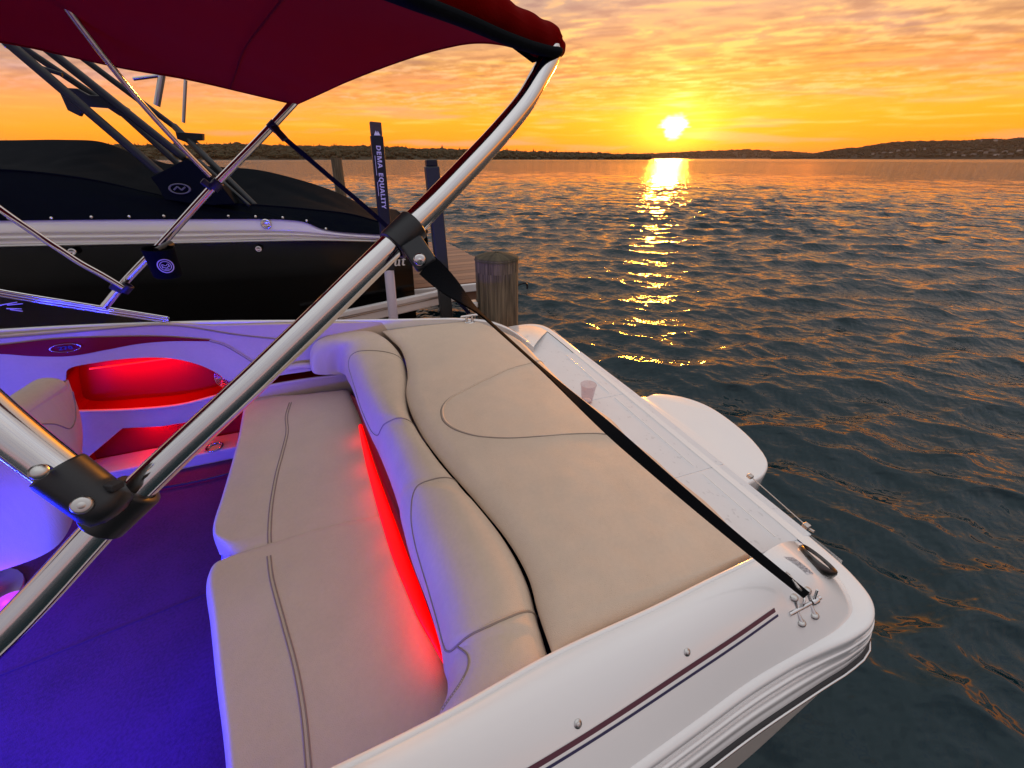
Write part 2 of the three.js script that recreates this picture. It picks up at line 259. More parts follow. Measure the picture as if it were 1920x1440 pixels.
/* ------------------------------------------------------------------ far shores */
{
  const ridge = (name, label, dist, depth, pts, color, seed, count, treeH) => {
    // pts: [azimuth from the camera in degrees, elevation of the skyline in degrees]
    const at = (a) => { let i = 1; while (i < pts.length - 1 && pts[i][0] < a) i++; const p = pts[i - 1], q = pts[i], t = clamp((a - p[0]) / (q[0] - p[0])); return lerp(p[1], q[1], t * t * (3 - 2 * t)); };
    const a0 = pts[0][0], a1 = pts[pts.length - 1][0], r = rng(seed);
    const top = (a, f) => { const R = dist + depth * f, H = (dist + depth) * Math.tan(at(a) * Math.PI / 180); return (H * Math.pow(Math.sin(Math.min(1, f) * Math.PI / 2), 0.8) - treeH * 0.55 * f) * (1 + 0.06 * noise(a * 1.3 + seed, f * 4)); };
    const P = (a, f) => { const R = dist + depth * f, t = a * Math.PI / 180; return new THREE.Vector3(R * Math.sin(t), Math.max(-0.4, top(a, Math.min(f, 1)) - (f > 1 ? (f - 1) * depth * 0.4 : 0)), -R * Math.cos(t)); };
    const g = grid((u, v) => P(lerp(a0, a1, u), v * 1.5), 220, 16);
    structure(name, g, mat({ color, roughness: 1 }), label);
    const cone = new THREE.ConeGeometry(0.24, 1, 5, 2); { const p = cone.attributes.position; for (let i = 0; i < p.count; i++) if (p.getY(i) < 0.4) { const s = 0.75 + 0.5 * ((i * 7) % 5) / 5; p.setXYZ(i, p.getX(i) * s, p.getY(i), p.getZ(i) * s); } cone.computeVertexNormals(); cone.translate(0, 0.45, 0); }
    const blob = new THREE.IcosahedronGeometry(0.42, 1); { const p = blob.attributes.position; for (let i = 0; i < p.count; i++) { const k = 0.8 + 0.45 * noise(p.getX(i) * 5 + 2, p.getY(i) * 5 + p.getZ(i) * 3); p.setXYZ(i, p.getX(i) * k, p.getY(i) * k * 0.9, p.getZ(i) * k); } blob.computeVertexNormals(); blob.translate(0, 0.36, 0); }
    [cone, blob].forEach((geo, kind) => {
      const n = kind ? Math.round(count * 0.6) : Math.round(count * 0.4), im = new THREE.InstancedMesh(geo, mat({ color: [color[0] * 1.1, color[1] * 1.15, color[2]], roughness: 1 }), n), m = new THREE.Matrix4(), c = new THREE.Color();
      for (let i = 0; i < n; i++) { const a = lerp(a0, a1, r()), f = i % 3 === 0 ? 0.86 + 0.16 * r() : 0.03 + 0.95 * r(), p = P(a, f), clump = 0.35 + 1.2 * fbm(a * 1.4 + seed, f * 3, 3), h = treeH * clump * (kind ? 0.75 + 0.5 * r() : 0.7 + 0.75 * r() * r()), w = h * (kind ? 1.1 + 0.7 * r() : 0.9); m.makeRotationY(r() * 6.28).scale(new THREE.Vector3(w, h, w)).setPosition(p.x, p.y - 0.5, p.z); im.setMatrixAt(i, m); const s = 0.8 + 0.35 * r(); im.setColorAt(i, c.setRGB(s, s * (0.92 + 0.16 * r()), s * 0.9)); }
      im.name = numbered(kind ? 'shore_broadleaf_wood' : 'shore_conifer_wood'); im.userData = { kind: 'stuff', label: (kind ? 'dark broadleaf wood covering the ' : 'dark conifers standing along the ') + label.replace(/^(dark|low|green) /, '').slice(0, 60), category: 'wood' }; shade(im); scene.add(im);
    });
    return P;
  };
  ridge('shore_hill', 'green wooded shore behind the covered black boat', 900, 150, [[-62, 1.15], [-40, 1.2], [-18.6, 1.15], [-10, 1.35], [-4, 1.27], [4, 1.32], [10, 1.1], [17, 0.97], [24, 0.74], [30, 0.66], [35, 0.42], [38, 0.25]], [0.028, 0.026, 0.012], 21, 9000, 9);
  ridge('low_hill', 'low distant hill straight under the setting sun', 3600, 700, [[22, 0.5], [28, 0.62], [34, 0.42], [38, 0.5], [44, 0.74], [48.3, 0.86], [52, 0.66], [55, 0.45], [60, 0.3]], [0.03, 0.018, 0.009], 22, 5000, 16);
  const P = ridge('wooded_hill', 'long dark hill with houses at the right edge', 2100, 420, [[51, 0.1], [54, 0.36], [57, 0.85], [61.7, 1.42], [64, 1.38], [67, 1.42], [70, 1.55], [74, 1.6], [80, 1.4], [90, 1.2]], [0.018, 0.016, 0.010], 23, 9000, 10);
  // houses among the trees of the right-hand hill
  const r = rng(5), walls = [mat({ color: [0.30, 0.27, 0.24], roughness: 0.8 }), mat({ color: [0.2, 0.19, 0.18], roughness: 0.8 }), mat({ color: [0.5, 0.47, 0.43], roughness: 0.8 })], roofM = mat({ color: [0.10, 0.085, 0.08], roughness: 0.9 });
  const spots = [[59.6, 0.10], [60.4, 0.14], [60.9, 0.12], [61.4, 0.18], [62.0, 0.22], [62.5, 0.20], [63.2, 0.24], [65.0, 0.05], [65.4, 0.12], [66.0, 0.04], [66.6, 0.06], [66.9, 0.14], [67.3, 0.10], [67.6, 0.16], [68.0, 0.05], [68.4, 0.12], [68.8, 0.06], [69.2, 0.14], [65.9, 0.62], [66.6, 0.66], [67.5, 0.64]];
  const wallG = new THREE.BoxGeometry(1, 1, 1).translate(0, 0.5, 0), roofG = new THREE.ConeGeometry(0.82, 0.5, 4).rotateY(Math.PI / 4).translate(0, 1.25, 0);
  spots.forEach(([a, f], i) => { const p = P(a, f), lit = i % 3, low = f < 0.1, hgh = f > 0.5;
    const o = thing('lakeside_house', '', 'house', [p.x, p.y + 2, p.z], 'houses on the wooded hill at the right'); o.userData.label = (hgh ? 'tiny pale house near the top of the right hill' : low ? 'tiny pale house by the water below the right hill' : 'tiny pale house among trees on the right hill'); o.userData.group = hgh ? 'houses near the top of the right hill' : low ? 'houses by the water below the right hill' : 'houses among the trees on the right hill';
    const w = shade(new THREE.Mesh(wallG, walls[lit])); w.name = 'wall'; w.scale.set(8 + 6 * r(), 3.5 + 2 * r(), 7); o.add(w); const t = shade(new THREE.Mesh(roofG, roofM)); t.name = 'roof'; t.scale.copy(w.scale); t.position.y = 0; o.add(t); o.rotation.y = r() * 3; });
}

/* ------------------------------------------------------------------ the white boat we stand beside */
const boat = thing('motorboat', 'white open motorboat with beige sun pad, curved rear bench and blue and red cockpit lights', 'motorboat', [-1, 0, -1.4]);
const mirror = (p) => new THREE.Vector3(p.x, p.y, -2.8 - p.z);
const rows = (stations, nv, closedU) => {                           // a loft: stations are arrays of points with equal counts, smoothed both ways
  const n = stations[0].length, rails = []; for (let k = 0; k < n; k++) rails.push(curve(stations.map((s) => s[k])));
  return (u, v) => { const t = v * (stations.length - 1) / (stations.length - 1), pts = rails.map((c) => c.getPoint(t)); return curve(pts).getPoint(u); };
};
// rub rail, in plan and height, from the bow round the stern corner (port side); crease where the side deck flattens out
const railPts = [[-6.6, 1.12, -1.38], [-5.8, 1.08, -0.85], [-4.6, 1.02, -0.38], [-2.6, 0.93, -0.085], [-1, 0.87, -0.045], [0, 0.84, -0.12], [0.531, 0.82, -0.158], [0.709, 0.82, -0.168], [0.966, 0.82, -0.174], [1.084, 0.82, -0.176], [1.175, 0.822, -0.188], [1.238, 0.823, -0.225], [1.272, 0.824, -0.3], [1.285, 0.825, -0.42], [1.288, 0.825, -0.8], [1.29, 0.825, -1.4]];
const creasePts = [[-6.45, 1.22, -1.38], [-5.7, 1.18, -0.92], [-4.5, 1.12, -0.46], [-2.6, 1.06, -0.11], [-1, 1.005, -0.09], [0, 0.975, -0.165], [0.519, 0.955, -0.205], [0.717, 0.95, -0.22], [0.921, 0.95, -0.222], [1.041, 0.95, -0.226], [1.12, 0.95, -0.244], [1.165, 0.95, -0.285], [1.19, 0.95, -0.345], [1.2, 0.95, -0.44], [1.203, 0.95, -0.8], [1.204, 0.95, -1.4]];
const railC = curve(railPts), creaseC = curve(creasePts);
{
  // hull below the rail: both sides and the transom in one skin
  const side = (p, y, into) => { const s = clamp((p[0] + 6.6) / 7.8); return new THREE.Vector3(p[0] - into * 0.30 * (p[0] > 1.1 ? 1 : 0) - (p[0] < -4 ? into * 0.9 : 0), y, lerp(p[2], -1.4, into * (0.06 + 0.35 * (1 - s) * (1 - s)))); };
  const prof = [[0, 0], [0.015, 0.12], [0.16, 0.5], [0.34, 0.8], [0.5, 1], [2.2, 1.3]];
  const hullAt = (mir) => (u, v) => { const p = railC.getPoint(v), f = clamp(u) * (prof.length - 1), i = Math.min(prof.length - 2, Math.floor(f)), t = f - i; const into = lerp(prof[i][0], prof[i + 1][0], t), dn = lerp(prof[i][1], prof[i + 1][1], t); const q = side([p.x, p.y, p.z], lerp(p.y - 0.02, -0.25, dn), into); if (p.x > 1.1) q.x = p.x - 0.02 - 0.26 * clamp(dn); else q.x = p.x - 0.02 * sstep(0.6, 1.1, p.x) - 0.26 * clamp(dn) * sstep(0.75, 1.1, p.x); return mir ? mirror(q) : q; };
  part('hull', [grid(hullAt(false), 20, 160), grid(hullAt(true), 20, 160)], M.hullLow, boat, 'cream hull side under the rub rail');
  // stepped moulding between the side deck and the rail
  const steps = [[0, 0], [0.2, 0.03], [0.34, 0.09], [0.40, 0.26], [0.46, 0.33], [0.58, 0.36], [0.64, 0.55], [0.70, 0.62], [0.82, 0.66], [0.87, 0.84], [0.93, 0.9], [1, 1]];
  const sx = curve(steps.map(([a, b]) => [a, b, 0]));
  const mould = (mir) => (u, v) => { const a = creaseC.getPoint(v), b = railC.getPoint(v), s = sx.getPoint(u); { const k = sstep(0.85, 1.15, b.x); s.x = lerp(s.x, Math.pow(clamp(s.x), 0.36), k); } const q = new THREE.Vector3(lerp(a.x, b.x, s.x), lerp(a.y, b.y, s.y), lerp(a.z, b.z, s.x)); return mir ? mirror(q) : q; };
  part('side_moulding', [grid(mould(false), 48, 160), grid(mould(true), 48, 160)], M.gelcoat, boat);
  const rr = [], rm = []; for (let i = 0; i <= 90; i++) { const p = railC.getPoint(0.02 + 0.98 * i / 90); p.y -= 0.012; rr.push(p); rm.push(mirror(p)); }
  const railTube = (pts) => { const g = tube(curve(pts), 0.011, 200, 10); return g; };
  const rail = part('rub_rail', [railTube(rr), railTube(rm)], M.rubber, boat, 'black rub rail with a steel bead');
  const rs = rr.map((p) => p.clone().add(new THREE.Vector3(p.x > 1.2 ? 0.012 : 0, 0.004, p.x > 1.2 ? 0 : 0.011)));
  part('rail_bead', tube(curve(rs), 0.0035, 200, 8), M.steel, rail);
}
// side decks (gunwales): inner lip to crease, ending in a rounded nose at the stern
const lipPts = [[-4.4, 1.36, -0.62], [-2.6, 1.36, -0.27], [-1.6, 1.325, -0.265], [-0.9, 1.27, -0.283], [-0.17, 1.2, -0.318], [0.0034,1.155,-0.342], [0.2355,1.125,-0.3732], [0.5171,1.117,-0.3811], [0.6923,1.113,-0.39], [0.8377,1.11,-0.3954], [0.8806,1.105,-0.3985]];
const lipC = curve(lipPts);
const farLipPts = lipPts.slice(0, 4).concat([[-0.2889,1.19,-2.5319],[0.2126,1.145,-2.4867],[0.5544,1.118,-2.4428],[0.7545,1.095,-2.3668],[0.8622,1.06,-2.2759],[0.9265,1.02,-2.1692],[0.9666,0.985,-2.1191]].map((p) => [p[0], p[1], -2.8 - p[2]])), farLipC = curve(farLipPts);
// a side deck swept from a lip to the crease; v runs aft, and past vt the sections fan round the end of the lip
const creaseTab = []; for (let i = 0; i <= 1200; i++) creaseTab.push(creaseC.getPoint(i / 1200));
function sideDeck(lip, vt, zEnd) {
  const N = 400, tab = []; let vEnd = 1; for (let i = 0; i <= 1200; i++) if (creaseTab[i].z < zEnd && creaseTab[i].x > 1.1) { vEnd = i / 1200; break; }
  for (let j = 0; j <= N; j++) { const v = j / N; if (v >= vt) { tab.push(null); continue; } const a = lip.getPoint(v / vt); let best = 0, bd = 9; for (let i = 0; i <= 1200; i++) { const c = creaseTab[i], d = Math.abs(c.x - a.x) + (c.z < -0.3 && c.x > 1.1 ? 5 : 0); if (d < bd) { bd = d; best = i; } } tab.push(best / 1200); }
  const first = tab.findIndex((x) => x === null), v0 = tab[first - 1]; for (let j = first; j <= N; j++) tab[j] = lerp(v0, vEnd, (j - first + 1) / (N - first + 1));
  return (u, v) => { const f = v * N, i = Math.min(N - 1, Math.floor(f)), a = lip.getPoint(Math.min(1, v / vt)), b = creaseC.getPoint(lerp(tab[i], tab[i + 1], f - i)), h = u < 0.08 ? 1 - 0.025 * Math.pow(1 - u / 0.08, 2) : 1 - Math.pow((u - 0.08) / 0.92, 2.1) * (1.55 - 0.55 * (u - 0.08) / 0.92); return new THREE.Vector3(lerp(a.x, b.x, u), lerp(b.y, a.y, clamp(h)), lerp(a.z, b.z, u)); };
}
const gun = sideDeck(lipC, 0.86, -0.44), farGun = sideDeck(farLipC, 0.93, -0.40);
{
  const inner = (u, v) => { const a = lipC.getPoint(v); return new THREE.Vector3(a.x, a.y - 0.004 - u * 0.42, a.z - 0.004 * (1 - u)); };
  const lipRound = (pts) => tube(curve(pts), 0.007, 160, 8);
  const gn = grid(gun, 40, 300), lp = []; for (let i = 0; i <= 60; i++) lp.push(lipC.getPoint(i / 60).add(new THREE.Vector3(0, -0.0055, 0)));
  const port = part('gunwale', [gn, grid(inner, 6, 120), lipRound(lp)], M.gelcoat, boat, 'wide white port gunwale with two pinstripes');
  const star = part('gunwale', [grid((u, v) => mirror(farGun(u, v)), 40, 300), grid((u, v) => { const a = farLipC.getPoint(v); return mirror(new THREE.Vector3(a.x, a.y - 0.004 - u * 0.07, a.z - 0.004 * (1 - u))); }, 6, 120), lipRound(lp.map((p, i) => mirror(farLipC.getPoint(i / 60).add(new THREE.Vector3(0, -0.0055, 0)))))], M.gelcoat, boat);
  boat.port = port;
  // pinstripes laid 1 mm proud of the deck
  const stripe = (pts, w, m, name) => { const c = drape(port, pts, 0.0012, 60), L = curve(c), g = grid((u, v) => { const p = L.getPoint(v), q = L.getPoint(Math.min(1, v + 0.01)), o = L.getPoint(Math.max(0, v - 0.01)), t = q.clone().sub(o).normalize(), s = new THREE.Vector3(-t.z, 0, t.x).normalize(); p.add(s.multiplyScalar((u - 0.5) * w)); ray.set(new THREE.Vector3(p.x, 4, p.z), new THREE.Vector3(0, -1, 0)); const h = ray.intersectObject(port, false)[0]; if (h) p.y = h.point.y + 0.0015; return p; }, 2, 80); part(name, g, m, port); };
  stripe([[0.0693,1.06,-0.2345],[0.1345,1.06,-0.2386],[0.3209,1.05,-0.2518],[0.5483,1.045,-0.2695],[0.8313,1.04,-0.2922]], 0.0065, mat({ color: [0.10, 0.03, 0.05], roughness: 0.35 }), 'pinstripe');
  stripe([[0.0892,1.06,-0.2269],[0.1541,1.06,-0.231],[0.3399,1.05,-0.2436],[0.5649,1.045,-0.2608],[0.8366,1.04,-0.2829]], 0.0035, mat({ color: [0.03, 0.03, 0.09], roughness: 0.35 }), 'pinstripe');
  for (const [x, y, z] of [[0.5409,1.07,-0.2895], [0.2426,1.09,-0.2642]]) { ray.set(new THREE.Vector3(x, 4, z), new THREE.Vector3(0, -1, 0)); const h = ray.intersectObject(port, false)[0], n = h.face.normal.clone(); if (n.y < 0) n.negate(); part('snap_stud', lathe([[0, 0.006], [0.003, 0.006], [0.005, 0.0045], [0.0055, 0.002], [0.0085, 0.0015], [0.009, 0]], h.point, n, 20), M.steelDull, boat); }
}
// stern deck: one flat moulding behind the sun pad with hatch joints, its outer edge round to both corners
{
  const Y = 0.949, out = []; for (let i = 0; i <= 70; i++) { const t = lerp(0.80, 1, i / 70), p = creaseC.getPoint(t); if (p.x > 0.8) out.push([p.x, p.z]); }
  const full = out.concat(out.slice().reverse().map(([x, z]) => [x, -2.8 - z]));
  // widen to the edge over the platform
  const sh = new THREE.Shape([new THREE.Vector2(0.7, 0.24), ...full.map(([x, z]) => new THREE.Vector2(x, -z)), new THREE.Vector2(0.7, 2.56)]);
  const cut = [-0.475, -0.85, -1.47, -2.0], panels = [];
  const edge = (z) => 1.2; // the flat is split at the joints into panels with a groove between
  const pts = [0.24, 0.475, 0.85, 1.47, 2.02, 2.56];
  const base = new THREE.ShapeGeometry(sh, 12).rotateX(-Math.PI / 2).translate(0, Y - 0.0035, 0);
  { const u = base.attributes.uv, p = base.attributes.position; for (let i = 0; i < u.count; i++) u.setXY(i, p.getX(i), p.getZ(i)); }
  const deck = part('stern_deck', base, M.deck, boat);
  for (let k = 1; k < pts.length - 2; k++) {
    const z0 = pts[k] + 0.0035, z1 = pts[k + 1] - 0.0035, s = new THREE.Shape(); const xo = 1.262, sk = (z) => 0.018 * (z - 0.475);
    s.moveTo(0.78, z0); s.lineTo(xo + sk(z0) * 0.5, z0 - 0.012); s.lineTo(xo + sk(z1) * 0.5 - (k === 3 ? 0.02 : 0), z1 - 0.012); s.lineTo(0.78, z1); s.closePath();
    const g = new THREE.ExtrudeGeometry(s, { depth: 0.008, bevelEnabled: true, bevelSize: 0.003, bevelThickness: 0.003, bevelSegments: 2 }).rotateX(-Math.PI / 2).translate(0, Y - 0.011, 0);
    const p = part('deck_hatch', g, M.deck, deck);
  }
  // long moulded ridge on the hatches
  for (const [z0, z1] of [[0.48, 0.845], [0.855, 1.465], [1.475, 2.01]]) part('tread_ridge', box(1.138, 1.143, Y - 0.001, Y + 0.0014, -z1 + 0.02, -z0 - 0.02, 0.001), M.gelcoat, deck);
  part('transom_edge', [grid((u, v) => new THREE.Vector3(1.262 + 0.012 * Math.sin(u * Math.PI) + 0.02 * u, Y - 0.004 - 0.14 * u, lerp(-0.36, -2.44, v)), 8, 30)], M.gelcoat, boat);
  // boarding-ladder strap fittings on the outer edge
  for (const [x, y] of [[0, 0]]) { const a = [1.3126,0.945,-0.7468], b = [1.2862,0.945,-0.4955]; part('edge_rod', [rod(a, b, 0.002, 0.002, 8), box(a[0] - 0.012, a[0] + 0.008, 0.938, 0.954, a[2] - 0.010, a[2] + 0.010, 0.004), box(b[0] - 0.012, b[0] + 0.010, 0.936, 0.954, b[2] - 0.010, b[2] + 0.010, 0.004), rod([b[0], 0.942, b[2] + 0.012], [b[0], 0.946, b[2] + 0.028], 0.005)], M.steelDull, boat, 'thin steel rod with brackets along the deck edge'); }
}
// swim platform: rounded apron below the stern deck
{
  const pts = [[1.2, 0, -2.05], [1.42, 0, -1.86], [1.56, 0, -1.68], [1.6487,0.72,-1.6845], [1.7794,0.72,-1.6061], [1.8589,0.72,-1.4613], [1.856,0.72,-1.2293], [1.8069,0.72,-1.0534], [1.7493,0.72,-0.9574], [1.66, 0, -0.905], [1.54, 0, -0.885], [1.2, 0, -0.86]].map((p) => new THREE.Vector3(p[0], 0, p[2]));
  const c = curve(pts).getPoints(90).map((p) => new THREE.Vector2(p.x, -p.z));
  const g = new THREE.ExtrudeGeometry(new THREE.Shape(c), { depth: 0.11, bevelEnabled: true, bevelSize: 0.016, bevelThickness: 0.016, bevelSegments: 5 }).rotateX(-Math.PI / 2).translate(0, 0.59, 0);
  part('swim_platform', toCreasedNormals(g, 0.6), M.gelcoat, boat, 'rounded white swim platform below the stern deck');
}
// sun pad
{
  const near = C([[0.2491,1.075,-0.3896],[0.3846,1.075,-0.3979],[0.5386,1.075,-0.3961],[0.7191,1.072,-0.4035],[0.8911,1.05,-0.4207]]);
  const far = C([[0.0563,1.085,-2.4903],[0.2393,1.085,-2.4888],[0.451,1.08,-2.4825],[0.6835,1.06,-2.5134]]);
  const left = C([[0.2491,1.075,-0.3896],[0.26,1.065,-0.4949],[0.2741,1.065,-0.589],[0.264,1.065,-0.7142],[0.223,1.065,-0.8834],[0.1544,1.065,-1.1311],[0.1072,1.065,-1.3608],[0.0941,1.065,-1.649],[0.1327,1.065,-1.8906],[0.1375,1.065,-2.1937],[0.0955,1.07,-2.3745],[0.0563,1.085,-2.4903]]);
  const right = C([...[[0.8822,1.06,-0.4165],[0.9201,1.07,-0.435],[0.9368,1.078,-0.5149],[0.944,1.08,-0.6064],[0.9278,1.08,-0.7474],[0.9259,1.08,-0.8647],[0.9087,1.08,-0.9789],[0.9195,1.08,-1.1084],[0.899,1.08,-1.2363],[0.8743,1.08,-1.4406],[0.8699,1.08,-1.7586],[0.8632,1.08,-2.0377],[0.7726,1.08,-2.2774],[0.6766,1.07,-2.488]]].map(([x, y, z], i) => [x, i === 0 ? 1.05 : i === 13 ? 1.06 : i === 12 ? 1.02 : 0.965, z]));
  const S = coons(near, far, left, right);
  const pad = part('sun_pad', cushion(S, (x, z, u, v) => 1.094 + 0.012 * Math.sin(Math.PI * u) + 0.006 * Math.sin(Math.PI * v) + 0.0022 * noise(x * 5, z * 5) + 0.0012 * noise(x * 17, z * 17), 0.06, 110, 220, [0.65, 2.0]), M.vinyl, boat, 'long beige padded sun pad');
  const seam = (pts, r = 0.0028) => part('seam', tube(curve(drape(pad, pts, 0.0006, 90)), r, 200, 6), M.vinylSeam, pad);
  seam([[0.8892,1.105,-1.7398],[0.7697,1.105,-1.7019],[0.6419,1.105,-1.6722],[0.5289,1.105,-1.6237],[0.3831,1.105,-1.5565],[0.2659,1.105,-1.4951],[0.2258,1.105,-1.4449],[0.2092,1.105,-1.3895],[0.2093,1.105,-1.3271],[0.2382,1.105,-1.2612],[0.3006,1.105,-1.1926],[0.3967,1.105,-1.1377],[0.5176,1.105,-1.0984],[0.6755,1.105,-1.0596],[0.7778,1.105,-1.0241],[0.8445,1.105,-0.9694]]);
  const pipe = drape(pad, [[0.8892,1.105,-1.7398],[0.7697,1.105,-1.7019],[0.6419,1.105,-1.6722],[0.5289,1.105,-1.6237],[0.3831,1.105,-1.5565],[0.2659,1.105,-1.4951],[0.2258,1.105,-1.4449],[0.2092,1.105,-1.3895],[0.2093,1.105,-1.3271],[0.2382,1.105,-1.2612],[0.3006,1.105,-1.1926],[0.3967,1.105,-1.1377],[0.5176,1.105,-1.0984],[0.6755,1.105,-1.0596],[0.7778,1.105,-1.0241],[0.8445,1.105,-0.9694]].map(([x, y, z]) => [x + 0.007, y, z]), 0.0002, 90);
  part('piping', tube(curve(pipe), 0.0042, 200, 8), M.vinyl, pad);
}
// seat-back bolster: from the bench up to the sun pad, with a wing wrapping forward at the far end
{
  const st = [
    [[-0.3968,0.93,-2.449], [-0.1882,1.085,-2.5184]], [[-0.387,0.9,-2.4153], [-0.0185,1.09,-2.5447]], [[-0.3174,0.885,-2.4257], [0.065,1.085,-2.4397]], [[-0.2391,0.87,-2.4406], [0.1361,1.075,-2.1714]], [[-0.1841,0.86,-2.2566], [0.1297,1.07,-1.8446]],
    [[-0.123,0.86,-1.8196], [0.0923,1.07,-1.5112]], [[-0.0637,0.86,-1.455], [0.1442,1.07,-1.1873]], [[-0.0275,0.86,-1.1552], [0.2091,1.07,-0.9492]], [[-0.0102,0.86,-0.9051], [0.2664,1.07,-0.7251]], [[0.017,0.86,-0.7086], [0.2754,1.07,-0.585]], [[0.025,0.86,-0.5699], [0.2593,1.07,-0.481]], [[0.0038,0.86,-0.4632], [0.2457,1.08,-0.3861]], [[-0.0598,0.86,-0.3911], [0.2242,1.08,-0.3322]]].map((s) => s.map(v3));
  const B = curve(st.map((s) => s[0])), R = curve(st.map((s) => s[1])), NS = st.length - 1;
  const prof = [[0.10, -0.10], [0.02, -0.03], [0, 0.03], [0.015, 0.25], [0.06, 0.52], [0.15, 0.78], [0.30, 0.97], [0.5, 1.06], [0.72, 1.09], [0.88, 1.04], [0.965, 0.9], [1.0, 0.6], [1.01, 0.1]];
  const pc = curve(prof.map(([a, b]) => [a, b, 0]));
  const win = (x, a, b, s) => sstep(a - s, a + s, x) * (1 - sstep(b - s, b + s, x));
  const S = (v, u, lift = 0) => { const s = v / NS, b = B.getPoint(s), r = R.getPoint(s), p = pc.getPoint(u); const g = win(v, 3.55, 5.6, 0.12) * 0.010 + win(v, 7.15, 10.4, 0.14) * 0.013 - 0.006 * Math.exp(-Math.pow((v - 6.4) / 0.5, 2)); const k = Math.sin(Math.PI * clamp(u)) ; const up = p.y * (r.y - b.y) + (g * k + lift) * (0.3 + 0.7 * p.x); const back = (g * k + lift) * (1 - p.x); const d = new THREE.Vector3(r.x - b.x, 0, r.z - b.z), L = d.length(); d.normalize(); return new THREE.Vector3(b.x, b.y, b.z).addScaledVector(d, p.x * L - back).add(new THREE.Vector3(0, up, 0)); };
  const bol = part('backrest_bolster', grid((u, v) => S(v * NS, u), 56, 300), M.vinyl, boat, 'wavy beige backrest bolster');
  const seam = (list, r = 0.0026) => { const c = curve(list.map(([v, u]) => [v, u, 0])), pts = []; for (let i = 0; i <= 70; i++) { const q = c.getPoint(i / 70); pts.push(S(q.x, q.y, 0.0012)); } part('seam', tube(curve(pts), r, 140, 6), M.vinylSeam, bol); };
  seam([[3.3, 0.93], [3.35, 0.7], [3.5, 0.5], [3.9, 0.36], [4.5, 0.30], [5.2, 0.27], [5.65, 0.30], [5.8, 0.38], [5.72, 0.5], [5.45, 0.7], [5.3, 0.93]]);
  seam([[6.65, 0.95], [6.8, 0.75], [7.2, 0.52], [7.7, 0.40], [8.5, 0.33], [9.3, 0.30], [10.0, 0.31], [10.42, 0.40], [10.35, 0.55], [9.95, 0.75], [9.7, 0.95]]);
  seam([[10.42, 0.42], [10.8, 0.475], [11.3, 0.46], [11.7, 0.40]]);
  const stitches = (list, n, off) => { const c = curve(list.map(([v, u]) => [v, u, 0])), g = []; for (let i = 0; i < n; i++) { const q = c.getPointAt((i + 0.2) / n), w = c.getPointAt((i + 0.75) / n); g.push(rod(S(q.x + off, q.y, 0.0018), S(w.x + off, w.y, 0.0018), 0.0009, 0.0009, 5)); } part('stitching', g, mat({ color: [0.72, 0.6, 0.48], roughness: 0.7 }), bol); };
  stitches([[10.35, 0.55], [9.95, 0.75], [9.7, 0.95]], 34, -0.05); stitches([[10.5, 0.445], [10.8, 0.475], [11.3, 0.46], [11.7, 0.40]], 30, 0.05); stitches([[5.72, 0.5], [5.45, 0.7], [5.3, 0.93]], 26, 0.05); stitches([[6.65, 0.95], [6.8, 0.75], [7.2, 0.52]], 30, 0.06);
  // burgundy band with script lettering between bench and bolster
  const bandLow = curve([[-0.2074,0.765,-2.3324],[-0.154,0.765,-2.0007],[-0.1008,0.765,-1.5753],[-0.0591,0.765,-1.2587],[-0.0197,0.765,-0.9972],[0.0092,0.765,-0.8297],[0.0288,0.765,-0.6377]]), bandTop = (v) => S(lerp(4.45, 10.1, v), 0.155);
  const band = part('seat_back_band', grid((u, v) => bandLow.getPointAt(v).lerp(bandTop(v), u), 4, 100), M.burgundy, boat, 'burgundy band along the foot of the backrest');
  boat.band = { low: bandLow, top: bandTop, mesh: band };
}
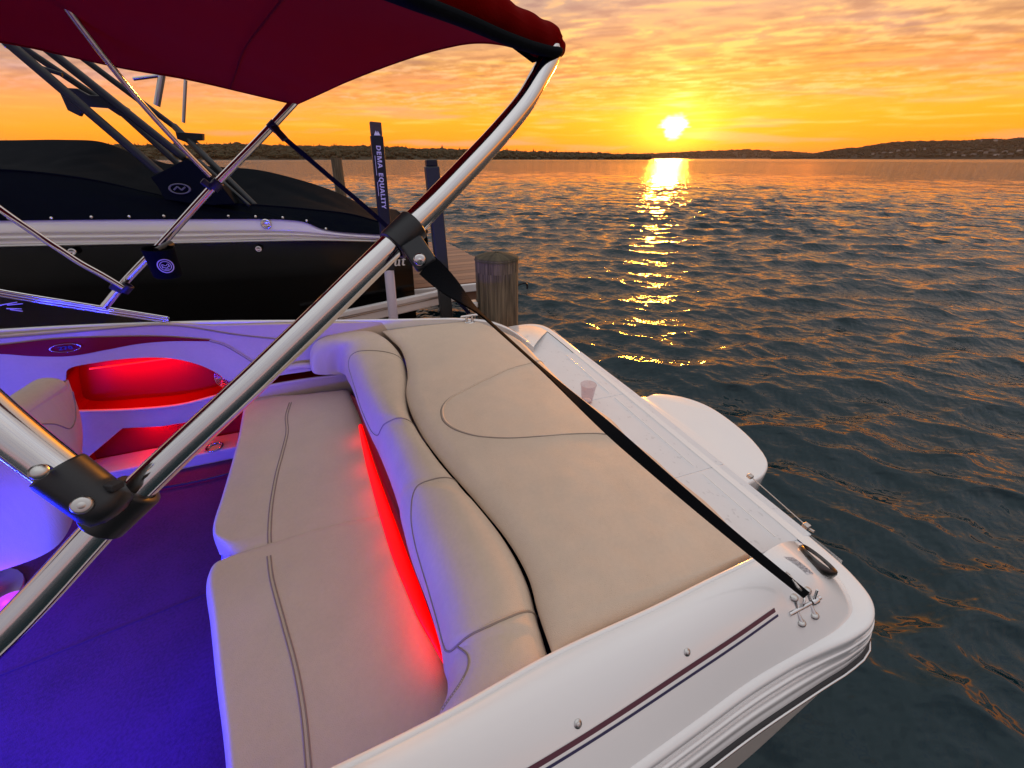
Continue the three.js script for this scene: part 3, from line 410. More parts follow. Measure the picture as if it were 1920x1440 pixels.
// bench
{
  const cushionPart = (near, far, left, right, label) => { const S = coons(near, far, left, right); return part('seat_cushion', cushion(S, (x, z, u, v) => 0.752 + 0.010 * Math.sin(Math.PI * u) * Math.sin(Math.PI * v) + 0.002 * noise(x * 6, z * 6), 0.055, 90, 120, [0.68, 1.0]), M.vinyl, boat, label); };
  const a = cushionPart(C([[-0.7411,0.66,-1.3757],[-0.6366,0.71,-1.2763],[-0.539,0.73,-1.2711],[-0.3463,0.735,-1.2789],[-0.0591,0.735,-1.2596]]), C([[-0.8054,0.66,-2.6094],[-0.6877,0.7,-2.5526],[-0.5212,0.72,-2.4893],[-0.2141,0.72,-2.4428]]), C([[-0.7411,0.66,-1.3757],[-0.7775,0.63,-1.4742],[-0.7851,0.63,-1.6571],[-0.7932,0.63,-1.8828],[-0.805,0.63,-2.1097],[-0.8314,0.63,-2.3864],[-0.8437,0.63,-2.5649],[-0.8054,0.66,-2.6094]]), C([[-0.0591,0.735,-1.2596],[-0.076,0.73,-1.4963],[-0.1072,0.73,-1.7516],[-0.1474,0.73,-2.0339],[-0.2141,0.72,-2.4428]]), 'far half of the beige bench seat');
  const b = cushionPart(C([[-0.5292,0.62,-0.4982],[-0.3241,0.7,-0.4586],[-0.1179,0.72,-0.4568],[0.0425,0.72,-0.4774]]), C([[-0.7291,0.67,-1.2689],[-0.6741,0.71,-1.2857],[-0.5412,0.73,-1.2875],[-0.3469,0.735,-1.2961],[-0.0557,0.735,-1.2706]]), C([[-0.5292,0.62,-0.4982],[-0.5671,0.62,-0.6369],[-0.6229,0.62,-0.8116],[-0.6902,0.62,-1.0314],[-0.738,0.62,-1.1888],[-0.7291,0.67,-1.2689]]), C([[0.0425,0.72,-0.4774],[0.0294,0.73,-0.5495],[0.015,0.73,-0.7137],[-0.0151,0.73,-1.0322],[-0.0557,0.735,-1.2706]]), 'near half of the beige bench seat');
  const seam = (m, pts) => { for (const s of [0, 0.012]) part('seam', tube(curve(drape(m, pts.map(([x, y, z]) => [x + s, y, z]), 0.0006, 60)), 0.0026, 120, 6), M.vinylSeam, m); };
  seam(a, [[-0.5546,0.76,-2.3605],[-0.5593,0.76,-2.2036],[-0.5385,0.76,-2.0223],[-0.5426,0.76,-1.8441],[-0.5499,0.76,-1.6825],[-0.5474,0.76,-1.4728],[-0.5322,0.76,-1.2828]]); seam(b, [[-0.5222,0.76,-1.2084],[-0.5004,0.76,-1.1078],[-0.4403,0.76,-0.9117],[-0.3951,0.76,-0.7648],[-0.3664,0.76,-0.6443],[-0.3467,0.76,-0.5216],[-0.3375,0.76,-0.4489]]);
  part('seat_base', [grid((u, v) => { const p = C([[-0.5292,0.62,-0.4982],[-0.6229,0.62,-0.8116],[-0.7397,0.62,-1.2112],[-0.7851,0.63,-1.6571],[-0.805,0.63,-2.1097],[-0.833,0.63,-2.5741]]).getPoint(v); return new THREE.Vector3(p.x + 0.03 + 0.05 * u, lerp(0.66, 0.36, u), p.z); }, 4, 40), box(-0.45, 0.0, 0.4, 0.69, -2.42, -0.42, 0)], M.burgundy, boat);
}
// emissive band painting the red glow a hidden LED throws on the seat
const redGlowMat = new THREE.MeshStandardMaterial({ color: 0x080000, emissive: new THREE.Color().setRGB(1, 0.0, 0.0), emissiveIntensity: 1.0, roughness: 0.6 });
function rect(color, intensity, w, h, at, to) { const l = new THREE.RectAreaLight(new THREE.Color().setRGB(...color), intensity, w, h); l.position.set(...at); scene.add(l); l.lookAt(...to); return l; }
{
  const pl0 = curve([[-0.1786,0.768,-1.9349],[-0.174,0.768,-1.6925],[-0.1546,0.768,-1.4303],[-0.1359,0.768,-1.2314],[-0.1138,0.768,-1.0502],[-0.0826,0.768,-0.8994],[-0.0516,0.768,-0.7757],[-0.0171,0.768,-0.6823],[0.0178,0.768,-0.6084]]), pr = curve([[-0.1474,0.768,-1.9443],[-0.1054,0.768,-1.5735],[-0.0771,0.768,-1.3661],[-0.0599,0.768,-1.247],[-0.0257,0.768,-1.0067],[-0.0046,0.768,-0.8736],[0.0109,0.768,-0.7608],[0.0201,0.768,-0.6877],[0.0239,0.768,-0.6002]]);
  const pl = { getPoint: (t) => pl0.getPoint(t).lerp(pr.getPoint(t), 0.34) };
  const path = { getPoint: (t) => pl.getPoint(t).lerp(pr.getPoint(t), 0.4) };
  part('led_glow_strip', grid((u, v) => { const a = pl.getPoint(v), b = pr.getPoint(v), p = a.lerp(b, u); p.y += 0.012 * Math.sqrt(Math.max(0, 1 - Math.pow(2 * u - 1, 2))) - 0.004; return p; }, 16, 90), redGlowMat, boat, 'emissive red band standing in for hidden LED glow on the seat along the foot of the backrest');
  for (let i = 0; i < 10; i++) { const p = path.getPoint((i + 0.5) / 10); const l = new THREE.RectAreaLight(new THREE.Color().setRGB(1, 0, 0.0), 3.6, 0.03, 0.1); l.position.set(p.x - 0.012, p.y + 0.04, p.z); scene.add(l); l.up.set(0, 0, 1); l.lookAt(p.x - 0.12, 0.75, p.z); }
}
// cockpit: sole, starboard side panel with lit pockets
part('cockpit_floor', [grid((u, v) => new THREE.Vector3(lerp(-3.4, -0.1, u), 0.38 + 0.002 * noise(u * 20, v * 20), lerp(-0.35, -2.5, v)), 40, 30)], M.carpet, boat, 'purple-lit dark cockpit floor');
for (const [a, b] of [[[-1.61,0.38,-1.3381], [-0.8318,0.38,-1.455]]]) part('floor_seam', beam([a[0], 0.381, a[2]], [b[0], 0.381, b[2]], 0.006, 0.004, undefined, 0), mat({ color: [0.06, 0.01, 0.06], roughness: 0.9 }), boat);
{
  const hole1 = [[-1.5381,1.0653,-2.5],[-1.5133,1.1016,-2.5],[-1.3927,1.117,-2.5],[-1.2113,1.1131,-2.5],[-1.077,1.086,-2.5],[-0.9708,1.0298,-2.5],[-0.9033,0.9647,-2.5],[-0.8502,0.8926,-2.5],[-0.7206,0.8737,-2.5],[-0.5872,0.8809,-2.5],[-0.4268,0.8802,-2.5],[-0.3105,0.8812,-2.5],[-0.2205,0.8485,-2.5],[-0.226,0.8217,-2.5],[-0.4639,0.8294,-2.5],[-0.676,0.8264,-2.5],[-0.9056,0.8223,-2.5],[-1.1299,0.7977,-2.5],[-1.353,0.8134,-2.5],[-1.5933,0.8605,-2.5],[-1.5833,0.9439,-2.5]];
  const hole2 = [[-1.4496,0.7074,-2.5],[-1.2798,0.6741,-2.5],[-1.0112,0.6683,-2.5],[-0.787,0.7059,-2.5],[-0.877,0.3985,-2.5],[-0.9356,0.3978,-2.5],[-1.3753,0.4182,-2.5],[-1.7224,0.4211,-2.5],[-1.716,0.5264,-2.5]];
  const v2 = (a) => a.map((p) => new THREE.Vector2(p[0], p[1]));
  const smooth = (pts) => curve(pts, true).getPoints(120).map((p) => new THREE.Vector2(p.x, p.y));
  const cap = [[-2.1303,1.3176,-2.5],[-1.6773,1.3067,-2.5],[-1.3808,1.2961,-2.5],[-0.9843,1.2749,-2.5],[-0.8237,1.2397,-2.5],[-0.2905,1.1776,-2.5],[0.2113,1.1221,-2.5]];
  const notch = [[-0.787,0.7059,-2.5],[-1.0112,0.6683,-2.5],[-1.2798,0.6741,-2.5],[-1.4496,0.7074,-2.5],[-1.716,0.5264,-2.5]];
  const out = new THREE.Shape([...v2(cap), new THREE.Vector2(0.35, 0.36), new THREE.Vector2(-0.80, 0.36), ...v2(notch), new THREE.Vector2(-1.78, 0.36), new THREE.Vector2(cap[0][0], 0.36)]);
  const h1 = smooth(hole1), h2 = v2(hole2); out.holes.push(new THREE.Path(h1));
  const panelG = new THREE.ExtrudeGeometry(out, { depth: 0.012, bevelEnabled: true, bevelSize: 0.006, bevelThickness: 0.006, bevelSegments: 3, curveSegments: 40 }).translate(0, 0, -2.518);
  const panel = part('side_panel', toCreasedNormals(panelG, 0.5), M.vinyl, boat, 'beige padded side panel with curved pockets');
  const liner = (h, depth, slope) => { const n = h.length, pos = [], uv = []; const P = (i, z) => [h[i % n].x, h[i % n].y, z]; for (let i = 0; i < n; i++) { const a = P(i, -2.5), b = P(i + 1, -2.5), c = P(i + 1, -2.5 - depth), d = P(i, -2.5 - depth); pos.push(...a, ...b, ...c, ...a, ...c, ...d); } const g = new THREE.BufferGeometry(); g.setAttribute('position', new THREE.Float32BufferAttribute(pos, 3)); g.computeVertexNormals(); const back = new THREE.ShapeGeometry(new THREE.Shape(h)).translate(0, 0, -2.5 - depth); return [g, back]; };
  part('storage_pocket', liner(h1.map((p) => p.clone()), 0.125), M.burgundy, boat, 'upper red-lit storage pocket');
  part('storage_pocket', liner(h2.map((p) => p.clone()), 0.13), M.burgundy, boat, 'lower red-lit storage pocket');
  // padded lip under the upper pocket
  part('pocket_lip', tube(curve([[-1.6047,0.8638,-2.488],[-1.3478,0.816,-2.488],[-1.127,0.7968,-2.488],[-0.9035,0.8211,-2.488],[-0.6737,0.8287,-2.488],[-0.4625,0.8315,-2.488],[-0.2162,0.8219,-2.488]]), 0.010, 60, 8), M.vinyl, panel);
  // wave stripe
  const sTop = curve([[-2.0447,1.2811,-2.49],[-1.6896,1.2709,-2.49],[-1.4917,1.2707,-2.49],[-1.2884,1.2509,-2.49],[-1.0725,1.2208,-2.49],[-0.8624,1.1693,-2.49]]), sBot = curve([[-2.0488,1.2738,-2.49],[-1.7116,1.2263,-2.49],[-1.6073,1.1965,-2.49],[-1.473,1.1731,-2.49],[-1.3167,1.1829,-2.49],[-1.1764,1.1938,-2.49],[-1.0372,1.1872,-2.49],[-0.8655,1.16,-2.49]]);
  part('wave_stripe', grid((u, v) => { const a = sTop.getPointAt(v), b = sBot.getPointAt(v), p = a.lerp(b, u); p.z = -2.4905 + 0.002 * Math.sin(Math.PI * u); return p; }, 4, 60), M.burgundy, panel);
  part('panel_seam', tube(curve([[-2.0293,1.3157,-2.496],[-1.6771,1.3027,-2.496],[-1.381,1.2919,-2.496],[-1.1421,1.2866,-2.496],[-1.039,1.2779,-2.496],[-0.9419,1.2549,-2.496],[-0.7458,1.1815,-2.496],[-0.5634,1.1268,-2.496],[-0.3729,1.0795,-2.496]]), 0.004, 90, 6), M.vinylSeam, panel);
  part('panel_seam', tube(curve([[-0.8648,1.1607,-2.488],[-0.8066,1.125,-2.488],[-0.7478,1.0575,-2.488],[-0.6861,0.9867,-2.488],[-0.5571,0.9336,-2.488]]), 0.003, 60, 6), M.vinylSeam, panel);
  part('arm_roll', tube(curve([[-0.5262,0.9342,-2.475],[-0.4659,0.9377,-2.475],[-0.3771,0.9287,-2.475],[-0.2232,0.9157,-2.475]]), 0.02, 20, 12), M.vinyl, panel);
  // oval model badge
  const font = await new FontLoader().loadAsync('fonts/droid/droid_sans_bold.typeface.json');
  boat.font = font;
  const bc = [-1.4633,1.222,-2.484], ov = new THREE.Shape(); ov.absellipse(0, 0, 0.055, 0.017, 0, 6.2832);
  const badge = part('oval_badge', [new THREE.ExtrudeGeometry(ov, { depth: 0.004, bevelEnabled: true, bevelSize: 0.002, bevelThickness: 0.002, bevelSegments: 2, curveSegments: 40 }).translate(bc[0], bc[1], -2.488)], M.white, boat, 'oval badge reading 270');
  const rim = new THREE.TorusGeometry(1, 0.05, 8, 48).scale(0.060, 0.021, 0.06).translate(bc[0], bc[1], -2.482); part('badge_rim', rim, M.steel, badge);
  const tg = new TextGeometry('270', { font, size: 0.019, depth: 0.002, curveSegments: 4 }); tg.computeBoundingBox(); const bb = tg.boundingBox; tg.translate(-(bb.min.x + bb.max.x) / 2, -(bb.min.y + bb.max.y) / 2, 0).scale(1.35, 1, 1).translate(bc[0], bc[1], -2.482); part('badge_number', tg, M.plastic, badge);
  // speaker at the end of the pocket
  const sp = [-0.8973,0.9194,-2.53], ring = []; for (let i = 0; i < 5; i++) ring.push(new THREE.TorusGeometry(0.012 + i * 0.011, 0.0022, 6, 36).translate(0, 0, 0.004 * (5 - i) / 5)); for (let i = 0; i < 6; i++) ring.push(rod([0, 0, 0.003], [0.056 * Math.cos(i * 1.047), 0.056 * Math.sin(i * 1.047), 0.001], 0.002, 0.002, 6));
  const sg = mergeGeometries(ring.map((g) => { const q = g.index ? g.toNonIndexed() : g; return q; })).rotateY(-0.5).rotateX(-0.35).translate(sp[0], sp[1] - 0.02, sp[2] - 0.02);
  part('speaker_grille', sg, M.steelDull, boat, 'round speaker grille in the pocket corner');
  // foot ledge with a cup recess
  const ledge = part('foot_ledge', box(-2.2, -0.72, 0.37, 0.462, -2.62, -2.44, 0.012), M.vinyl, boat, 'ledge along the cockpit side');
  part('ledge_trim', tube(curve([[-1.5707,0.4,-2.3363],[-1.2852,0.4,-2.2669],[-1.0456,0.4,-2.2592],[-0.904,0.4,-2.2739]]), 0.008, 30, 8), M.plastic, ledge);
  const cw = [-1.0659,0.47,-2.4789]; part('drink_holder', lathe([[0.034, -0.004], [0.047, 0], [0.049, 0.006], [0.044, 0.009], [0.038, 0.006], [0.036, -0.03], [0, -0.03]], [cw[0], 0.466, cw[2]], undefined, 32), M.steel, boat, 'steel drink holder in the foot ledge');
}
// helm seat seen from behind
{
  const c0 = C([[-1.5655,0.66,-2.2808],[-1.5059,0.6,-2.0334],[-1.5074,0.55,-1.7909],[-1.6653,0.53,-1.7497],[-1.8174,0.53,-1.7562]]), c1 = C([[-1.4218,1.12,-2.3092],[-1.4472,1.12,-2.0147],[-1.4741,1.12,-1.7201]]), d0 = C([[-1.5655,0.66,-2.2808],[-1.4957,0.86,-2.3066],[-1.4218,1.12,-2.3092]]), d1 = C([[-1.8174,0.53,-1.7562],[-1.6634,0.85,-1.7842],[-1.4741,1.12,-1.7201]]);
  const S = coons(c0, c1, d0, d1), bulge = (u, v) => { const p = S(u, v); p.x += 0.05 * Math.sin(Math.PI * Math.min(1, v * 0.9 + 0.1)) * Math.sin(Math.PI * clamp(u * 0.8 + 0.1)); return p; };
  const back = (u, v) => { const p = bulge(u, v); p.x -= 0.16 * (1 - 0.25 * v); return p; };
  const rimE = (fn, k) => grid((u, v) => { const t = v, a = k === 0 ? bulge(t, 0) : k === 1 ? bulge(0, t) : bulge(1, t), b = a.clone(); b.x -= 0.16 * (1 - 0.25 * (k === 0 ? 0 : t)); return a.lerp(b, u); }, 6, 40);
  const seat = part('helm_seat', [grid(bulge, 40, 40), grid(back, 20, 20), rimE(bulge, 0), rimE(bulge, 1), rimE(bulge, 2)], M.vinyl, boat, 'high-backed beige seat facing forward, blue lit from behind');
  const tp = []; for (let i = 0; i <= 20; i++) { const p = bulge(i / 20, 1); tp.push(new THREE.Vector3(p.x - 0.062, p.y - 0.012, p.z + (i === 0 ? 0 : 0))); }
  const roll = grid((u, v) => { const p = curve(tp).getPoint(v), a = u * 2 * Math.PI, e = v < 0.06 ? Math.sqrt(1 - Math.pow(1 - v / 0.06, 2)) : 1; return new THREE.Vector3(p.x + 0.066 * e * Math.cos(a), p.y + 0.05 * e * Math.sin(a), p.z - 0.008 * (1 - e)); }, 28, 60);
  part('head_roll', roll, M.vinyl, seat);
  const sm = (l) => { const c = curve(l.map(([u, v]) => [u, v, 0])), pts = []; for (let i = 0; i <= 50; i++) { const q = c.getPoint(i / 50), p = bulge(q.x, q.y); p.x += 0.001; pts.push(p); } part('seam', tube(curve(pts), 0.003, 80, 6), M.vinylSeam, seat); };
  sm([[0.0, 0.86], [0.04, 0.72], [0.12, 0.63], [0.24, 0.63], [0.36, 0.78], [0.48, 0.86], [0.7, 0.84]]);
  part('seat_pedestal', lathe([[0.20, 0], [0.2, 0.02], [0.09, 0.05], [0.08, 0.3]], [-1.86, 0.381, -1.72]), M.steelDull, seat);
}
// windscreen corner at the left edge
{
  const a = [[-2.1543,1.7152,-2.53], [-1.8247,1.6044,-2.53], [-1.5952,1.5058,-2.53], [-1.3249,1.4055,-2.53], [-1.0151,1.2928,-2.53]];
  const ws = part('windscreen', grid((u, v) => { const t = curve(a).getPoint(v * 0.985), b = v3([-2.363,1.3806,-2.53]).lerp(v3([-1.0183,1.284,-2.53]), v); b.y = Math.min(b.y, t.y - 0.001); return t.lerp(b, u); }, 4, 20), M.glass, boat, 'tapering end of the tinted windscreen');
  part('windscreen_frame', [...[-0.012, 0.016].map((d) => tube(curve(a.map((p) => [p[0], p[1] + d * 0.9, p[2] + 0.006])), 0.008, 40, 10)), tube(curve(a.map((p) => [p[0], p[1] + 0.002, p[2]])), 0.013, 40, 8)], M.steel, ws);
  const gl = [-1.585,1.4363,-2.525], mk = [[-0.05, 0.012, 0.03, 0.022], [-0.01, 0.012, 0.045, 0.012], [-0.02, -0.004, 0.03, -0.012], [-0.01, -0.01, 0.028, -0.024], [-0.06, 0.016, -0.03, 0.012]].map(([x0, y0, x1, y1]) => rod([gl[0] + x0, gl[1] + y0, gl[2]], [gl[0] + x1, gl[1] + y1, gl[2]], 0.0028, 0.002, 6)); part('etched_mark', mk, M.lilac, ws);
}
// foredeck, not seen: closes the boat
part('foredeck', [grid((u, v) => { const a = lipC.getPoint(clamp(lerp(0, 0.3, v))), m = mirror(a); const p = a.clone().lerp(m, u); p.x = lerp(-6.3, -3.2, v); p.y = 1.25 + 0.1 * Math.sin(Math.PI * u); if (v < 0.6) { const w = Math.sqrt(v / 0.6); p.z = lerp(-1.4, p.z, w); } return p; }, 12, 12), grid((u, v) => new THREE.Vector3(-3.3, lerp(0.38, 1.3, u), lerp(-0.4, -2.4, v)), 2, 2)], M.gelcoat, boat);
// port cleat
{
  const a = v3([0.8813,1.028,-0.2788]), b = v3([0.9907,1.028,-0.2808]), drop = (p) => { ray.set(new THREE.Vector3(p.x, 4, p.z), new THREE.Vector3(0, -1, 0)); const h = ray.intersectObject(boat.port, false)[0]; return h ? h.point : new THREE.Vector3(p.x, 1.03, p.z); };
  boat.updateMatrixWorld(true);
  const d = b.clone().sub(a).normalize(), s = new THREE.Vector3(-d.z, 0, d.x), g = [rod(a.clone().addScaledVector(d, -0.006), b.clone().addScaledVector(d, 0.004), 0.0062, 0.0062, 16)], feet = [];
  for (const t of [0.22, 0.68]) { const p = a.clone().lerp(b, t); for (const k of [-1, 1]) { const f = drop(p.clone().addScaledVector(s, k * 0.02)); g.push(rod(p, f.clone().add(new THREE.Vector3(0, 0.003, 0)), 0.0035, 0.006, 10)); feet.push(lathe([[0, 0.006], [0.007, 0.005], [0.0115, 0.002], [0.012, -0.004]], f, undefined, 20).translate(0, 0.001, 0)); } }
  const cleat = part('cleat', g, M.steel, boat, 'steel deck cleat on the port stern corner'); for (const f of feet) part('cleat_foot', f, M.steelDull, cleat);
  const e = a.clone().lerp(b, 0.82), tip = e.clone().add(new THREE.Vector3(-0.006, 0.045, -0.004)); part('hook_pin', [rod(e, tip, 0.004, 0.003, 10), lathe([[0.009, -0.012], [0.011, -0.008], [0.011, 0.008], [0.009, 0.012]], e, d, 18)], M.steel, cleat);
  const le = a.clone().lerp(b, 0.5).addScaledVector(s, -0.0); part('ring_eye', new THREE.TorusGeometry(0.013, 0.0035, 8, 24).rotateY(0.7).translate(le.x - 0.004, le.y + 0.012, le.z - 0.008), M.steel, cleat);
  // stern light
  const lp = v3([1.0873,1.035,-0.3568]), n = new THREE.Vector3(0.52, 0.80, 0.02).normalize();
  const lamp = part('stern_light', lathe([[0.045, -0.012], [0.051, -0.01], [0.052, 0.006], [0.049, 0.013], [0.046, 0.013], [0.0445, 0.004]], lp, n, 48), mat({ color: [0.09, 0.085, 0.08], metalness: 1, roughness: 0.3 }), boat, 'round steel-rimmed fitting on the stern corner');
  part('lens', lathe([[0, 0.008], [0.02, 0.007], [0.042, 0.003]], lp, n, 40), M.white, lamp);
  part('lens_backing', lathe([[0.046, -0.01], [0.038, -0.05], [0, -0.05]], lp, n, 24), M.gelcoat, lamp);
  const lab = [[0.9445,1.11,-0.3754], [0.9751,1.11,-0.369], [1.0102,1.07,-0.3213], [0.9808,1.07,-0.3242]].map(v3), lines = [];
  const lay = (u, v, l) => { const p = lab[0].clone().lerp(lab[1], u).lerp(lab[3].clone().lerp(lab[2], u), v); const h = drop(p); return new THREE.Vector3(p.x, h.y + l, p.z); };
  part('warning_label', grid((u, v) => lay(u, v, 0.0012), 8, 16), mat({ color: [0.66, 0.66, 0.68], roughness: 0.4 }), boat, 'small printed sticker beside the round fitting');
  const stroke = []; const q = rng(9); for (let i = 0; i < 7; i++) { const u = 0.08 + i * 0.14; let v = 0.05; while (v < 0.92) { const w = 0.04 + 0.14 * q(); stroke.push(grid((x, y) => lay(clamp(u + (x - 0.5) * 0.055), clamp(v + y * w), 0.0019), 1, 3)); v += w + 0.03; } }
  part('label_print', stroke, mat({ color: [0.16, 0.17, 0.2], roughness: 0.5 }), boat);
  // starboard cleat
  const c2 = [0.6206,1.135,-2.4117]; const far = part('cleat', [rod([c2[0] - 0.06, 1.145, c2[2] + 0.01], [c2[0] + 0.06, 1.14, c2[2] - 0.01], 0.007), rod([c2[0] - 0.02, 1.145, c2[2]], [c2[0] - 0.02, 1.09, c2[2]], 0.006, 0.012), rod([c2[0] + 0.02, 1.145, c2[2]], [c2[0] + 0.02, 1.09, c2[2]], 0.006, 0.012), lathe([[0, 0.012], [0.03, 0.01], [0.04, 0]], [c2[0], 1.095, c2[2]])], M.steel, boat, 'steel deck cleat on the far gunwale');
}
// cockpit courtesy lamps: one dome by the helm seat, a strip under the bench, strips in the pockets
const BLUE = [0.012, 0.02, 1.0];
{
  const lm = (c, s) => new THREE.MeshStandardMaterial({ color: 0x101018, emissive: new THREE.Color().setRGB(...c), emissiveIntensity: s, roughness: 0.4 });
  const p = [-1.6679,0.42,-1.6773]; part('courtesy_lamp', lathe([[0, 0.045], [0.03, 0.042], [0.055, 0.028], [0.066, 0.006], [0.068, 0]], [p[0], 0.383, p[2]]), lm([0.55, 0.05, 1.0], 0.9), boat, 'violet glowing dome lamp on the floor');
  const pl = new THREE.PointLight(new THREE.Color().setRGB(0.3, 0.02, 1), 0.05); pl.position.set(p[0], 0.47, p[2]); scene.add(pl);
  part('led_glow_strip', beam([-0.735, 0.60, -1.95], [-0.645, 0.60, -1.0], 0.010, 0.010), lm([0.05, 0.08, 1], 1.2), boat, 'blue LED strip under the bench');
  rect(BLUE, 210, 0.95, 0.03, [-0.702, 0.60, -1.475], [-2, 0.52, -1.35]);
  part('led_glow_strip', box(-2.25, -2.24, 0.72, 0.735, -1.75, -0.55, 0.003), lm([0.05, 0.08, 1], 1.2), boat, 'blue LED strip ahead of the cockpit');
  rect(BLUE, 340, 1.2, 0.03, [-2.23, 0.728, -1.15], [-0.2, 0.92, -1.4]);
  part('led_glow_strip', box(-1.9, -0.9, 0.61, 0.625, -0.405, -0.395, 0.003), lm([0.05, 0.08, 1], 1.2), boat, 'added unseen blue LED strip under the port gunwale');  // unseen strip, added to throw more blue on side panel and helm seat
  rect(BLUE, 210, 1.0, 0.04, [-1.4, 0.618, -0.415], [-1.4, 0.66, -1.9]);
  part('led_glow_strip', box(-1.45, -0.95, 1.072, 1.08, -2.535, -2.525, 0.002), lm([1, 0.01, 0], 1.2), boat, 'red LED strip in the upper pocket');
  rect([1, 0.0, 0.0], 60, 0.5, 0.02, [-1.2, 1.066, -2.535], [-1.2, 0.85, -2.62]);
  part('led_glow_strip', box(-1.4, -0.95, 0.688, 0.695, -2.54, -2.53, 0.002), lm([1, 0.01, 0], 1.2), boat, 'red LED strip in the lower pocket');
  rect([1, 0.0, 0.0], 220, 0.45, 0.02, [-1.15, 0.682, -2.54], [-1.15, 0.45, -2.6]);
}
// script lettering on the burgundy band
{
  const font = await new FontLoader().loadAsync('fonts/droid/droid_serif_regular.typeface.json'), { low, top, mesh } = boat.band; let t = 0.255;
  for (const ch of 'SeaRay') { const g = new TextGeometry(ch, { font, size: 0.030, depth: 0.001, curveSegments: 4 }); g.computeBoundingBox(); const w = g.boundingBox.max.x - g.boundingBox.min.x, a = low.getPointAt(t), b = top(t), x = low.getTangentAt(t).normalize(), y = b.clone().sub(a); const yl = y.length(); y.normalize(); const n = new THREE.Vector3().crossVectors(x, y).normalize(); y.crossVectors(n, x); if (n.y < 0) n.negate(); const m = new THREE.Matrix4().makeBasis(x, y, n).setPosition(a.clone().addScaledVector(y, yl * 0.28).addScaledVector(n, 0.0015)); g.applyMatrix4(m); part('band_lettering', g, M.lilac, mesh); t += (w + 0.006) / low.getLength(); }
}

